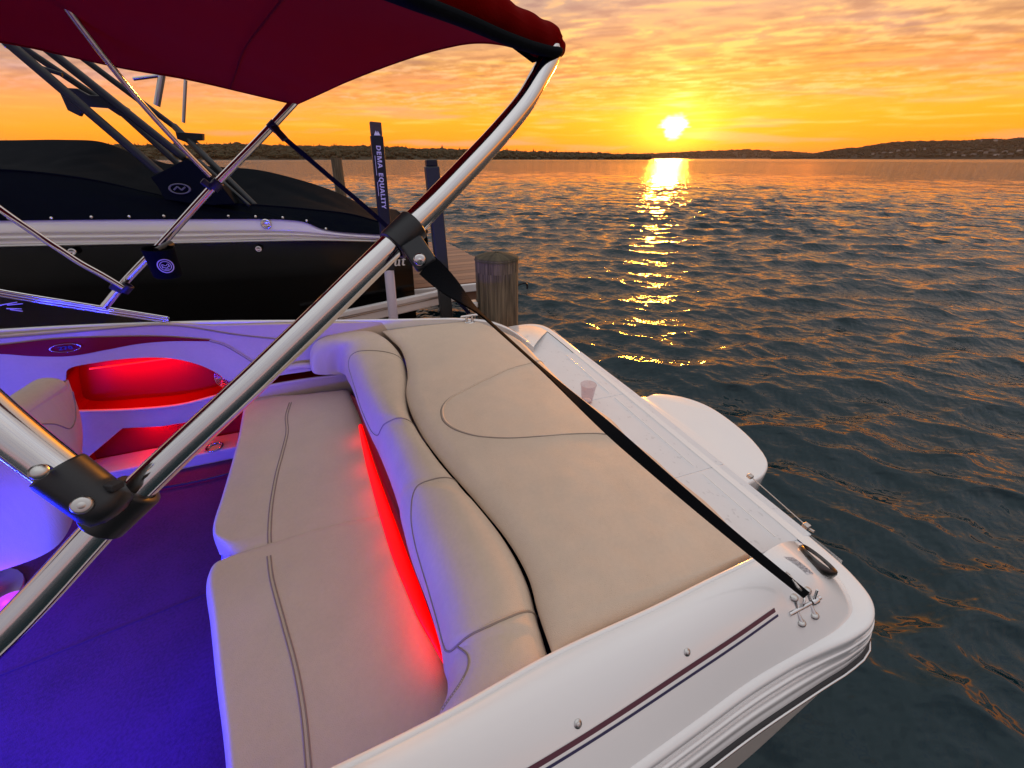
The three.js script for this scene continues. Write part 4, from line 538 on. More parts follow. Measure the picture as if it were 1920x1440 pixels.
/* ------------------------------------------------------------------ bimini top: tubes, joints, canopy, straps */
{
  const bim = thing('bimini_top', 'dark red bimini top on bent stainless tubes with black straps', 'bimini top', [-1, 1.25, -1.4]);
  const A = curve([[-0.6412,1.4812,-0.3388],[-0.4932,1.5803,-0.3558],[-0.4085,1.6305,-0.3854],[-0.2889,1.7213,-0.4392],[-0.1286,1.8287,-0.5001],[0.0607,1.9619,-0.5657],[0.164,2.0334,-0.62],[0.2375,2.0858,-0.6639],[0.2896,2.1277,-0.696],[0.3269,2.1657,-0.7263],[0.3517,2.1897,-0.7489],[0.3649,2.2071,-0.7659],[0.3591,2.2187,-0.7716],[0.3294,2.2196,-0.7488],[0.2713,2.2196,-0.7068],[0.2081,2.2235,-0.6592]]);
  part('bow_tube', tube(A, 0.0162, 160, 28), M.steel, bim, 'thick bent stainless tube nearest the camera');
  const Bt = curve([[-0.4281,2.0048,-0.5201],[-0.3849,1.9217,-0.4829],[-0.3417,1.8346,-0.4493],[-0.3145,1.7831,-0.4317],[-0.2874,1.7404,-0.4134]]);
  part('bow_tube', tube(Bt, 0.0192, 60, 28), M.steel, bim, 'forward stainless tube meeting the near one at a black joint');
  part('tube_rivet', lathe([[0, 0.003], [0.0035, 0.0028], [0.0042, 0.0012], [0.0062, 0.001], [0.0072, -0.002]], [-0.3057,1.8051,-0.4011], new THREE.Vector3(0.1, 0.75, 0.65), 24), M.steelDull, bim);
  const A2 = curve([[-1.13,1.4602,-2.2837],[-1.0172,1.5613,-2.2969],[-0.8342,1.7071,-2.3048],[-0.5513,1.9401,-2.3099],[-0.3331,2.1095,-2.3065],[-0.145,2.2614,-2.31],[-0.0781,2.3175,-2.313]]); part('bow_tube', tube(A2, 0.0155, 60, 16), M.steel, bim, 'far stainless tube standing on the windscreen corner');
  const B2 = curve([[-1.4346,2.1039,-2.342],[-1.2721,1.8788,-2.2638],[-1.197,1.7655,-2.2637],[-1.1612,1.7196,-2.2586],[-1.1188,1.662,-2.2561],[-1.0674,1.6082,-2.2524],[-1.012,1.5445,-2.2474]]); part('bow_tube', tube(B2, 0.0125, 60, 14), M.steel, bim, 'far forward tube bent near its black joint');
  const C2 = curve([[-0.6287,2.4995,-1.7336],[-0.6586,2.4407,-1.8695],[-0.6493,2.2524,-2.1081],[-0.6061,2.1099,-2.2259],[-0.5488,1.9827,-2.2982]]); part('brace_tube', tube(C2, 0.010, 40, 14), M.steel, bim, 'thin brace tube running up into the canopy');
  // near jaw joint
  const axA = A.getTangentAt(0.36).normalize(), jc = v3([-0.2933,1.7182,-0.439]), axB = v3([-0.2874,1.7404,-0.4134]).sub(v3([-0.3145,1.7831,-0.4317])).normalize();
  const jb = v3([-0.2894,1.7448,-0.4144]), jaw = part('jaw_joint', [
    lathe([[0.0168, -0.028], [0.0215, -0.0275], [0.0232, -0.025], [0.0234, 0.02], [0.0222, 0.0235], [0.0168, 0.024]], jc, axA, 36),
    lathe([[0.0195, -0.05], [0.0222, -0.0495], [0.0228, -0.047], [0.0226, 0], [0.02, 0.012], [0.01, 0.017], [0, 0.018]], jb, axB, 36),
    beam(jb.clone().addScaledVector(axB, -0.012), jc, 0.024, 0.03, new THREE.Vector3(0.3, 1, 0.3), 0.009)], M.plastic, bim, 'black plastic jaw joint on the near tube');
  const toCam = new THREE.Vector3(0, 2.05, 0).sub(jb).normalize();
  part('joint_bolt', lathe([[0, 0.004], [0.003, 0.0038], [0.0034, 0.0025], [0.0062, 0.0035], [0.0085, 0.001], [0.009, -0.012]], v3([-0.2904,1.7619,-0.3957]), toCam.clone().add(new THREE.Vector3(-0.1, 0.1, 0.3)), 28), M.steelDull, jaw);
  part('joint_slot', [beam(v3([-0.2756,1.7649,-0.4092]), v3([-0.2702,1.7617,-0.42]), 0.012, 0.008, undefined, 0.002), lathe([[0, 0.006], [0.005, 0.005], [0.006, -0.004]], v3([-0.2777,1.7575,-0.4202]), new THREE.Vector3(0, 1, 0.2), 12)], M.rubber, jaw);
  // near strap clamp
  const axC = A.getTangentAt(0.575).normalize(), cc = v3([0.0619,1.9612,-0.5649]);
  const clampP = part('strap_clamp', [lathe([[0.0166, -0.022], [0.0202, -0.0218], [0.0212, -0.02], [0.0212, 0.02], [0.0202, 0.0218], [0.0166, 0.022]], cc, axC, 36),
    beam(v3([0.0665,1.9581,-0.5364]), v3([0.0806,1.9304,-0.5101]), 0.030, 0.010, new THREE.Vector3(0, 2.05, 0).sub(cc).normalize(), 0.004)], M.plastic, bim, 'black clamp round the near tube');
  part('clamp_bolt', lathe([[0, 0.005], [0.0022, 0.005], [0.0024, 0.003], [0.005, 0.0045], [0.0078, 0.002], [0.0082, -0.006]], v3([0.0713,1.9401,-0.5085]), new THREE.Vector3(0, 2.05, 0).sub(cc).normalize(), 28), M.steel, clampP);
  // webbing straps: ribbons whose width direction turns along the way
  const strap = (pts, w, turn, label) => { const c = curve(pts); const eye = new THREE.Vector3(0, 2.05, 0);
    const R = (k) => grid((u, v) => { const p = c.getPointAt(v), t = c.getTangentAt(v), s = new THREE.Vector3().crossVectors(t, new THREE.Vector3(0, 1, 0)).normalize(), n = new THREE.Vector3().crossVectors(s, t).normalize(), a = turn(v), wd = s.multiplyScalar(Math.cos(a)).add(n.clone().multiplyScalar(Math.sin(a))), th = new THREE.Vector3().crossVectors(t, wd).normalize(); return p.addScaledVector(wd, (u - 0.5) * (typeof w === 'function' ? w(v) : w)).addScaledVector(th, k); }, 6, 160);
    return part('strap', [R(0.0011), R(-0.0011)], M.webbing, bim, label); };
  const end = v3([0.917,1.084,-0.2864]), S0 = v3([0.0794,1.9327,-0.5095]), tgt = v3([0.9037,1.095,-0.2783]);
  const pth = []; for (let i = 0; i <= 10; i++) pth.push(S0.clone().lerp(tgt, i / 10).add(new THREE.Vector3(0, -0.012 * Math.sin(Math.PI * i / 10), 0)));
  const st = strap(pth, (v) => lerp(0.030, 0.0215, sstep(0, 0.3, v)), (v) => -1.35 + 1.5 * sstep(-0.01, 0.085, v) - 1.5 * sstep(0.15, 0.44, v), 'long black webbing strap from the near tube to the port cleat');
  const bk = S0.clone().lerp(tgt, 0.93).add(new THREE.Vector3(0, -0.003, 0)), td = tgt.clone().sub(S0).normalize(), sd = new THREE.Vector3().crossVectors(td, new THREE.Vector3(0, 1, 0)).normalize();
  part('strap_buckle', [-0.008, 0.008].map((o) => beam(bk.clone().addScaledVector(td, o).addScaledVector(sd, -0.02).add(new THREE.Vector3(0, 0.011, 0)), bk.clone().addScaledVector(td, o).addScaledVector(sd, 0.02).add(new THREE.Vector3(0, 0.011, 0)), 0.004, 0.004)).concat([-0.02, 0.02].map((o) => beam(bk.clone().addScaledVector(sd, o).addScaledVector(td, -0.01).add(new THREE.Vector3(0, 0.011, 0)), bk.clone().addScaledVector(sd, o).addScaledVector(td, 0.01).add(new THREE.Vector3(0, 0.011, 0)), 0.004, 0.004))), M.steelDull, st);
  // far joints and strap
  const far = (at, ax, r, L, label) => part('jaw_joint', [lathe([[r, -L], [r * 1.32, -L * 0.95], [r * 1.36, L * 0.95], [r, L]], at, ax, 20), beam(at.clone().addScaledVector(ax, -L), at.clone().add(new THREE.Vector3(-0.045, 0.02, 0.01)), 0.02, 0.028, undefined, 0.006)], M.plastic, bim, label);
  far(v3([-1.0116,1.5402,-2.2631]), A2.getTangentAt(0.1), 0.016, 0.02, 'small black joint low on the far tube');
  far(v3([-0.5373,1.9466,-2.3023]), A2.getTangentAt(0.5), 0.016, 0.022, 'small black joint in the middle of the far tube');
  part('strap_clamp', [lathe([[0.016, -0.018], [0.021, -0.017], [0.0215, 0.017], [0.016, 0.018]], v3([-0.2479,2.1725,-2.303]), A2.getTangentAt(0.78), 20), beam(v3([-0.2462,2.1716,-2.2869]), v3([-0.2064,2.1209,-2.2402]), 0.03, 0.012, new THREE.Vector3(0.2, 0.2, 1), 0.004)], M.plastic, bim, 'black clamp high on the far tube');
  strap([[-0.2119,2.1293,-2.2537],[-0.054,1.9719,-2.2378],[0.1415,1.7745,-2.2135],[0.3415,1.5351,-2.1986],[0.5598,1.2464,-2.1708]], 0.022, (v) => 1.35, 'thin black strap from the far tube to the far gunwale');
  // canopy
  const nearE = C([[-2.7, 2.34, -0.5], [-1.5, 2.33, -0.5], ...[[-0.3843,2.3621,-0.8612],[-0.1279,2.2619,-0.6758],[0.0251,2.2107,-0.5853],[0.0957,2.1941,-0.5665],[0.1641,2.1921,-0.607],[0.259,2.1901,-0.6746],[0.3189,2.1888,-0.7189]]]), farE = C([[-2.7, 2.40, -2.3], [-1.9, 2.43, -2.3], ...[[-1.0331,2.403,-2.2993],[-0.87,2.38,-2.3339],[-0.7259,2.3563,-2.3505],[-0.5268,2.3326,-2.3584],[-0.288,2.2884,-2.3507],[-0.1335,2.2559,-2.3084]]]);
  const aft = C([[0.3189,2.1888,-0.7189],[0.2974,2.2061,-0.7626],[0.2703,2.2257,-0.8471],[0.2391,2.2463,-1.0204],[0.1734,2.2579,-1.2757],[0.0649,2.2582,-1.6147],[-0.0238,2.258,-1.9333],[-0.1335,2.2559,-2.3084]]), fwd = C([[-2.7, 2.34, -0.5], [-2.7, 2.42, -1.4], [-2.7, 2.40, -2.3]]);
  const S = coons(fwd, aft, nearE, farE);
  const sheet = (k) => grid((u, v) => { const p = S(u, v); p.y += (0.055 * Math.sin(Math.PI * u) * Math.sin(Math.PI * clamp(v)) + 0.006 * Math.sin(u * 3.1416) * Math.sin(v * 22) * (0.3 + v) + 0.006 * noise(u * 7, v * 9) + 0.010 * Math.abs(noise(u * 3 + v * 14, v * 3 - u * 9)) * Math.exp(-u * 5) * v + 0.008 * Math.abs(noise(v * 30, u * 2)) * Math.exp(-(1 - u) * 7)) * (v > 0.97 ? (1 - v) / 0.03 : 1) + k * Math.min(1, u * 40, (1 - u) * 40, (1 - v) * 40); return p; }, 60, 90, [1.7, 1.4]);
  const can = part('canopy', [sheet(0), sheet(0.0022)], M.canopy, bim, 'taut dark red canvas canopy seen from below');
  const hem = (pts, r, m, name) => part(name, tube(pts, r, 120, 8), m, can);
  { const pts = []; for (let i = 0; i <= 30; i++) pts.push(aft.getPoint(i / 30)); hem(curve(pts), 0.0022, M.canopy, 'hem'); const p2 = []; for (let i = 0; i <= 30; i++) p2.push(farE.getPoint(i / 30)); hem(curve(p2), 0.004, M.canopy, 'hem'); }
  for (const vv of [0.60, 0.635, 0.9]) { const pts = []; for (let i = 0; i <= 40; i++) { const p = S(i / 40, vv), u = i / 40; p.y += 0.055 * Math.sin(Math.PI * u) * Math.sin(Math.PI * vv) - 0.002; pts.push(p); } part('canopy_seam', tube(curve(pts), 0.0022, 80, 6), M.canopy, can); }
  // black zipped edge pocket along the near side, and the red sleeve round the bow outside it
  const ed = curve([[-0.125,2.2761,-0.6835],[0.0169,2.2202,-0.5944],[0.0957,2.1965,-0.5642],[0.1632,2.195,-0.603],[0.2467,2.194,-0.6632],[0.3172,2.1958,-0.7115],[0.3614,2.1991,-0.7362],[0.3743,2.2055,-0.7451]]);
  part('edge_pocket', grid((u, v) => { const p = ed.getPointAt(v), t = ed.getTangentAt(v), a = u * 6.2832, s = new THREE.Vector3().crossVectors(t, new THREE.Vector3(0, 1, 0)).normalize(), n = new THREE.Vector3().crossVectors(s, t), e = Math.sqrt(clamp((1 - v) / 0.03)); return p.addScaledVector(s, Math.cos(a) * 0.009 * e).addScaledVector(n, Math.sin(a) * 0.0075 * e); }, 20, 100), M.canvas, can, 'black edge pocket of the canopy');
  const sl = curve([[-0.0223,2.3033,-0.6981],[0.1191,2.2336,-0.6129],[0.1908,2.2254,-0.6484],[0.2713,2.2196,-0.7068],[0.3277,2.2198,-0.7471],[0.3624,2.2187,-0.7703],[0.3787,2.2119,-0.7722],[0.3768,2.2029,-0.7612]]);
  part('bow_sleeve', grid((u, v) => { const p = sl.getPointAt(v), t = sl.getTangentAt(v), a = u * 6.2832, s = new THREE.Vector3().crossVectors(t, new THREE.Vector3(0, 1, 0)).normalize(), n = new THREE.Vector3().crossVectors(s, t), e = Math.sqrt(clamp((1 - v) / 0.06)) * (1 + 0.05 * Math.sin(v * 40 + 2 * Math.sin(a)) + 0.06 * noise(v * 14, Math.cos(a) * 2)); return p.addScaledVector(s, Math.cos(a) * 0.021 * e).addScaledVector(n, Math.sin(a) * 0.022 * e); }, 32, 120), M.canopy, can, 'red canvas sleeve wrapped over the bend of the tube');
  part('bow_cuff', grid((u, v) => { const a = v3([0.2758,2.2001,-0.73]).lerp(v3([0.3613,2.1946,-0.7334]), u), b = v3([0.3153,2.182,-0.7309]).lerp(v3([0.352,2.1907,-0.7297]), u); return a.lerp(b, v); }, 8, 6), M.canvas, can);
}
/* ------------------------------------------------------------------ small things aboard */
{
  const c = [0.9772,0.952,-1.4584], t = thing('drinking_cup', 'clear rose-tinted plastic cup standing at the edge of the sun pad', 'cup', [c[0], 0.952, c[2]]);
  part('cup_body', lathe([[0, 0.004], [0.024, 0.003], [0.027, 0.0], [0.029, 0.004], [0.040, 0.098], [0.0415, 0.104], [0.040, 0.1055], [0.0385, 0.103], [0.0275, 0.010], [0.024, 0.0075], [0, 0.0075]], c, undefined, 40), M.tint, t);
  part('cup_base', lathe([[0, 0.012], [0.020, 0.0115], [0.0235, 0.009], [0.022, 0.0078]], c, undefined, 28), M.white, t);
  const q = [-0.7993,1.6571,-2.1675], b = thing('hanging_cup_holder', 'dark drink holder with a round pale emblem hanging on the far tube', 'drink holder', [q[0], q[1], q[2]]);
  const prof = [[0, -0.062], [0.045, -0.061], [0.051, -0.055], [0.0555, 0.05], [0.057, 0.056], [0.0575, 0.06], [0.055, 0.061], [0.053, 0.055], [0.047, -0.05], [0, -0.052]];
  part('holder_body', lathe(prof, q, new THREE.Vector3(0.06, 1, 0.05), 36), M.canvas, b);
  const d = new THREE.Vector3(-q[0], 0.0, -q[2]).normalize(), ang = Math.atan2(d.x, d.z), em = [];
  const onCyl = (x, y) => { const a = ang + x / 0.056; return new THREE.Vector3(q[0] + 0.0565 * Math.sin(a) + 0.003, q[1] + y, q[2] + 0.0565 * Math.cos(a)); };
  const ringOn = (r, w) => { const pts = []; for (let i = 0; i < 40; i++) pts.push(onCyl(r * Math.cos(i * 0.15708), -0.006 + r * Math.sin(i * 0.15708))); return tube(curve(pts, true), w, 60, 6, true); };
  em.push(ringOn(0.027, 0.0022), ringOn(0.019, 0.0014)); for (const L of [[[-0.012, -0.008], [-0.010, 0.008], [0, 0.001], [0.010, 0.008], [0.012, -0.006]], [[-0.013, 0.0], [0, -0.008], [0.013, 0.002]], [[-0.008, -0.013], [0.008, -0.013]]]) em.push(tube(curve(L.map(([x, y]) => onCyl(x, y - 0.006))), 0.0014, 20, 6));
  part('emblem', em, M.lilac, b, 'round pale emblem');
  part('hook', [rod([q[0] - 0.005, q[1] + 0.05, q[2]], [-0.7769,1.7161,-2.2574], 0.012, 0.017, 14)], M.plastic, b);
}
/* ------------------------------------------------------------------ the black covered boat in the next berth */
{
  const n = thing('covered_motorboat', 'black hulled motorboat under a black canvas cover with folded tower', 'motorboat', [-1, 0, -4.4]);
  const zs = -3.6, topE = curve([[-2.9601,1.7425,-3.6],[-2.051,1.7207,-3.6],[-1.5266,1.7038,-3.6],[-0.9254,1.6773,-3.6],[-0.4845,1.6503,-3.6],[-0.3256,1.6201,-3.6],[-0.241,1.573,-3.6],[-0.1298,1.5431,-3.6],[0.2007,1.4998,-3.6],[0.4509,1.4682,-3.6]]), botE = curve([[-3.0446,1.6069,-3.6],[-2.1241,1.5721,-3.6],[-1.2964,1.5321,-3.6],[-0.6307,1.5128,-3.6],[-0.1027,1.4804,-3.6],[0.1931,1.4537,-3.6],[0.4459,1.4292,-3.6]]);
  const keel = (p, y) => { const s = clamp((p.y - y) / 1.5); return new THREE.Vector3(p.x - 0.05 * s, y, zs - 0.02 - 0.30 * s * s); };
  part('hull', [grid((u, v) => { const a = botE.getPoint(v); return keel(a, lerp(a.y, -0.3, u)); }, 14, 60), grid((u, v) => { const a = botE.getPoint(1), p = keel(a, lerp(a.y, -0.3, u)); return new THREE.Vector3(p.x, p.y, lerp(p.z, -5.9, v)); }, 10, 8)], M.blackGel, n, 'glossy black hull side');
  part('sheer_band', [grid((u, v) => { const a = topE.getPoint(v), b = botE.getPoint(v), p = a.lerp(b, u); p.z += 0.02 * Math.sin(Math.PI * u) - 0.018 * (Math.exp(-Math.pow((u - 0.62) / 0.05, 2)) + Math.exp(-Math.pow((u - 0.86) / 0.05, 2))); return p; }, 30, 80), grid((u, v) => { const a = topE.getPoint(1), b = botE.getPoint(1), p = a.lerp(b, u); return new THREE.Vector3(p.x, p.y, lerp(zs, -5.9, v)); }, 4, 8)], M.gelcoat, n, 'white moulded band along the sheer');
  part('band_bead', tube(curve([0, 0.2, 0.4, 0.6, 0.8, 1].map((t) => { const p = botE.getPoint(t); p.z += 0.014; p.y -= 0.004; return p; })), 0.009, 80, 8), M.steelDull, n);
  // canvas cover: lower edge on the band, ridge line along the middle
  const low = curve([[-2.9486,1.7362,-3.58],[-2.0441,1.7135,-3.58],[-1.5222,1.696,-3.58],[-0.9225,1.6723,-3.58],[-0.4828,1.6488,-3.58],[-0.3349,1.623,-3.58],[-0.2397,1.5756,-3.58],[-0.129,1.5459,-3.58],[0.1996,1.5029,-3.58],[0.5828,1.4547,-3.58]]), mid = curve([[-2.8626,1.9974,-3.68],[-1.9605,1.9904,-3.68],[-1.7196,1.9647,-3.68],[-1.4961,1.9188,-3.68],[-1.2103,1.8285,-3.68],[-0.9772,1.7738,-3.68],[-0.6463,1.7486,-3.68],[-0.2907,1.706,-3.68],[0.0149,1.6548,-3.68],[0.2547,1.5784,-3.68],[0.6049,1.4914,-3.68]]), rid = curve([[-3.2818,2.1514,-4.35],[-2.2279,2.1615,-4.35],[-1.872,2.1692,-4.35],[-1.658,2.1582,-4.35],[-1.5199,2.0965,-4.35],[-1.376,2.028,-4.35],[-0.9892,1.9925,-4.35],[-0.6848,1.9668,-4.35],[-0.4521,1.9112,-4.35],[-0.1266,1.7982,-4.35],[0.1291,1.6589,-4.35],[0.3305,1.516,-4.35],[0.7328,1.3992,-4.35]]);
  const fold = (p, u, k) => { p.y += (0.014 * noise(p.x * 3.1 + 3 * u, p.z * 2) + 0.012 * Math.pow(Math.abs(noise(p.x * 6 - p.y * 4, u * 2.5)), 1.2)) * k; p.z += 0.02 * noise(p.x * 4.5, p.y * 5) * k; return p; };
  const cov = part('canvas_cover', [grid((u, v) => { const a = low.getPoint(v), b = mid.getPoint(v), p = a.clone().lerp(b, u); p.z += 0.012 * Math.sin(Math.PI * u) - 0.02 * Math.pow(Math.abs(noise(v * 16, u * 1.3 + v * 3)), 0.8) * Math.sin(Math.PI * Math.min(1, u * 1.4)); return p; }, 24, 160),
    grid((u, v) => { const b = mid.getPoint(v), c = rid.getPoint(v), p = b.clone().lerp(c, u); p.y -= 0.035 * Math.sin(Math.PI * u) * (0.6 + 0.8 * noise(v * 9, 3)); return fold(p, u, Math.sin(Math.PI * u)); }, 30, 160),
    grid((u, v) => { const c = rid.getPoint(v), a = low.getPoint(v); return c.clone().lerp(new THREE.Vector3(a.x, a.y, -5.9), u); }, 10, 60),
    grid((u, v) => { const a = low.getPoint(1), c = rid.getPoint(1); return new THREE.Vector3(a.x + 0.01, lerp(Math.max(a.y, c.y), 1.27, u), lerp(-3.59, -5.9, v)); }, 6, 10)], M.canvas, n, 'sagging creased black canvas cover');
  { const sm = []; for (let i = 0; i <= 50; i++) { const q = mid.getPoint(i / 50); q.z += 0.004; sm.push(q); } part('cover_seam', tube(curve(sm), 0.006, 120, 6), M.canvas, cov); }
  for (const p of [[-1.9964,1.7243,-3.575],[-1.7942,1.7184,-3.575],[-1.5929,1.7161,-3.575],[-1.3939,1.7108,-3.575],[-1.2026,1.706,-3.575],[-0.8235,1.6899,-3.575],[-0.654,1.6791,-3.575],[-0.4782,1.6641,-3.575],[-0.3206,1.6344,-3.575],[-0.1982,1.5702,-3.575]]) part('snap', lathe([[0, 0.006], [0.006, 0.005], [0.009, 0]], p, new THREE.Vector3(0, 0.1, 1), 12), M.steel, cov);
  // hull fittings: vent on the band, portholes
  part('vent', lathe([[0, 0.004], [0.02, 0.004], [0.026, 0.010], [0.034, 0.010], [0.036, 0]], [-0.6003,1.6244,-3.58], new THREE.Vector3(0, 0, 1), 24), M.steel, n);
  for (const p of [[-0.7016,1.4488,-3.59], [-1.7872,1.507,-3.59]]) part('drain_fitting', lathe([[0, 0.004], [0.01, 0.004], [0.014, 0.01], [0.021, 0.009], [0.024, 0]], p, new THREE.Vector3(0, 0, 1), 24), M.steel, n);
  // pale rails of the swim platform
  const bar = (a, b, h, m) => part('platform_rail', beam(a, b, 0.05, h, new THREE.Vector3(0, 1, 0), 0.012), m, n);
  bar([-0.5667,0.8532,-3.52], [0.8503,1.0041,-3.52], 0.05, M.white); bar([-0.5908,0.7625,-3.54], [0.8508,0.9323,-3.54], 0.075, M.white); bar([-0.5775,0.8129,-3.53], [0.8507,0.9709,-3.53], 0.02, M.steelDull);
  const fm = await new FontLoader().loadAsync('fonts/droid/droid_serif_bold.typeface.json'), tg = new TextGeometry('ut', { font: fm, size: 0.07, depth: 0.003, curveSegments: 4 }), np = [0.2684,1.2394,-3.585]; tg.applyMatrix4(new THREE.Matrix4().makeShear(0, 0, 0.25, 0, 0, 0)).translate(np[0], np[1], np[2]); part('name_lettering', tg, M.white, n, 'end of the boat name in white script');
  // folded tower
  const tw = [[[-1.8665,2.9251,-3.75], [-1.1214,1.9377,-3.62], 0.055, 0.05], [[-1.8712,2.7973,-4], [-1.3355,2.308,-4], 0.05, 0.05], [[-1.3748,2.3697,-4], [-1.0766,1.979,-3.9], 0.045, 0.05], [[-1.742,2.8532,-3.9], [-0.9989,2.0403,-3.75], 0.06, 0.06], [[-1.5837,2.7016,-4.3], [-1.1392,2.2539,-4.3], 0.05, 0.05], [[-1.1502,2.2709,-4.3], [-0.6541,1.7323,-3.7], 0.05, 0.06], [[-0.9915,2.0396,-4], [-0.6788,1.7478,-3.62], 0.03, 0.03]];
  const tower = part('folded_tower', [beam(...tw[0].slice(0, 4), undefined, 0.02)], M.powder, n, 'black folded towing tower');
  tw.slice(1).forEach((t) => part('tower_bar', beam(t[0], t[1], t[2] * 0.82, t[3] * 0.82, undefined, 0.018), M.powder, tower));
  const plate = (pts, z0, d) => { const s = new THREE.Shape(pts.map((p) => new THREE.Vector2(p[0], p[1]))); return new THREE.ExtrudeGeometry(s, { depth: d, bevelEnabled: true, bevelSize: 0.005, bevelThickness: 0.005, bevelSegments: 2 }).translate(0, 0, z0); };
  part('tower_plate', plate([[-1.5555,2.4285,-3.85],[-1.4674,2.427,-3.85],[-1.4221,2.3961,-3.85],[-1.3231,2.3916,-3.85],[-1.2481,2.3344,-3.85],[-1.2747,2.3249,-3.85],[-1.3586,2.3394,-3.85],[-1.4659,2.3443,-3.85],[-1.5157,2.2918,-3.85],[-1.5574,2.3188,-3.85]], -3.87, 0.03), M.powder, tower);
  part('tower_base', plate([[-1.1825,1.9392,-3.6],[-0.9488,2.0438,-3.6],[-0.9052,2.0029,-3.6],[-0.8482,1.9314,-3.6],[-0.7997,1.864,-3.6],[-0.7623,1.7735,-3.6],[-0.8957,1.7675,-3.6],[-1.041,1.7893,-3.6],[-1.1555,1.8128,-3.6],[-1.1647,1.8848,-3.6]], -3.72, 0.14), M.canvas, tower);
  part('tower_hinge', [plate([[-1.1136,2.2186,-4.2],[-0.951,2.2109,-4.2],[-0.9629,2.1757,-4.2],[-1.0168,2.1716,-4.2],[-1.0018,2.1541,-4.2],[-1.0693,2.1604,-4.2],[-1.117,2.1807,-4.2]], -4.22, 0.05)], M.powder, tower);
  const lc = [-1.0486,1.8714,-3.565]; part('tower_emblem', [new THREE.TorusGeometry(0.05, 0.006, 8, 36).scale(1.15, 0.6, 1).translate(...lc), rod([lc[0] - 0.035, lc[1] - 0.006, lc[2]], [lc[0] - 0.008, lc[1] + 0.014, lc[2]], 0.005), rod([lc[0] - 0.008, lc[1] + 0.014, lc[2]], [lc[0] + 0.008, lc[1] - 0.008, lc[2]], 0.005), rod([lc[0] + 0.008, lc[1] - 0.008, lc[2]], [lc[0] + 0.035, lc[1] + 0.01, lc[2]], 0.005)], mat({ color: [0.12, 0.12, 0.13], roughness: 0.5 }), tower, 'round grey emblem on the tower base');
  part('tower_brace', [rod([-1.6773,2.5544,-3.9], [-1.5303,2.5054,-3.9], 0.012)], M.powder, tower);
  for (const [a, b, r] of [[[-1.1828,2.62,-4.6], [-1.2935,2.4173,-4.6], 0.022], [[-1.0373,2.5939,-4.6], [-1.1533,2.3065,-4.6], 0.012], [[-1.3807,2.5834,-4.6], [-1.184,2.6166,-4.6], 0.012], [[-2.0525,2.7285,-4.6], [-2.0003,2.7782,-4.6], 0.02]]) part('tower_rod', rod(a, b, r), M.steelDull, tower);
}
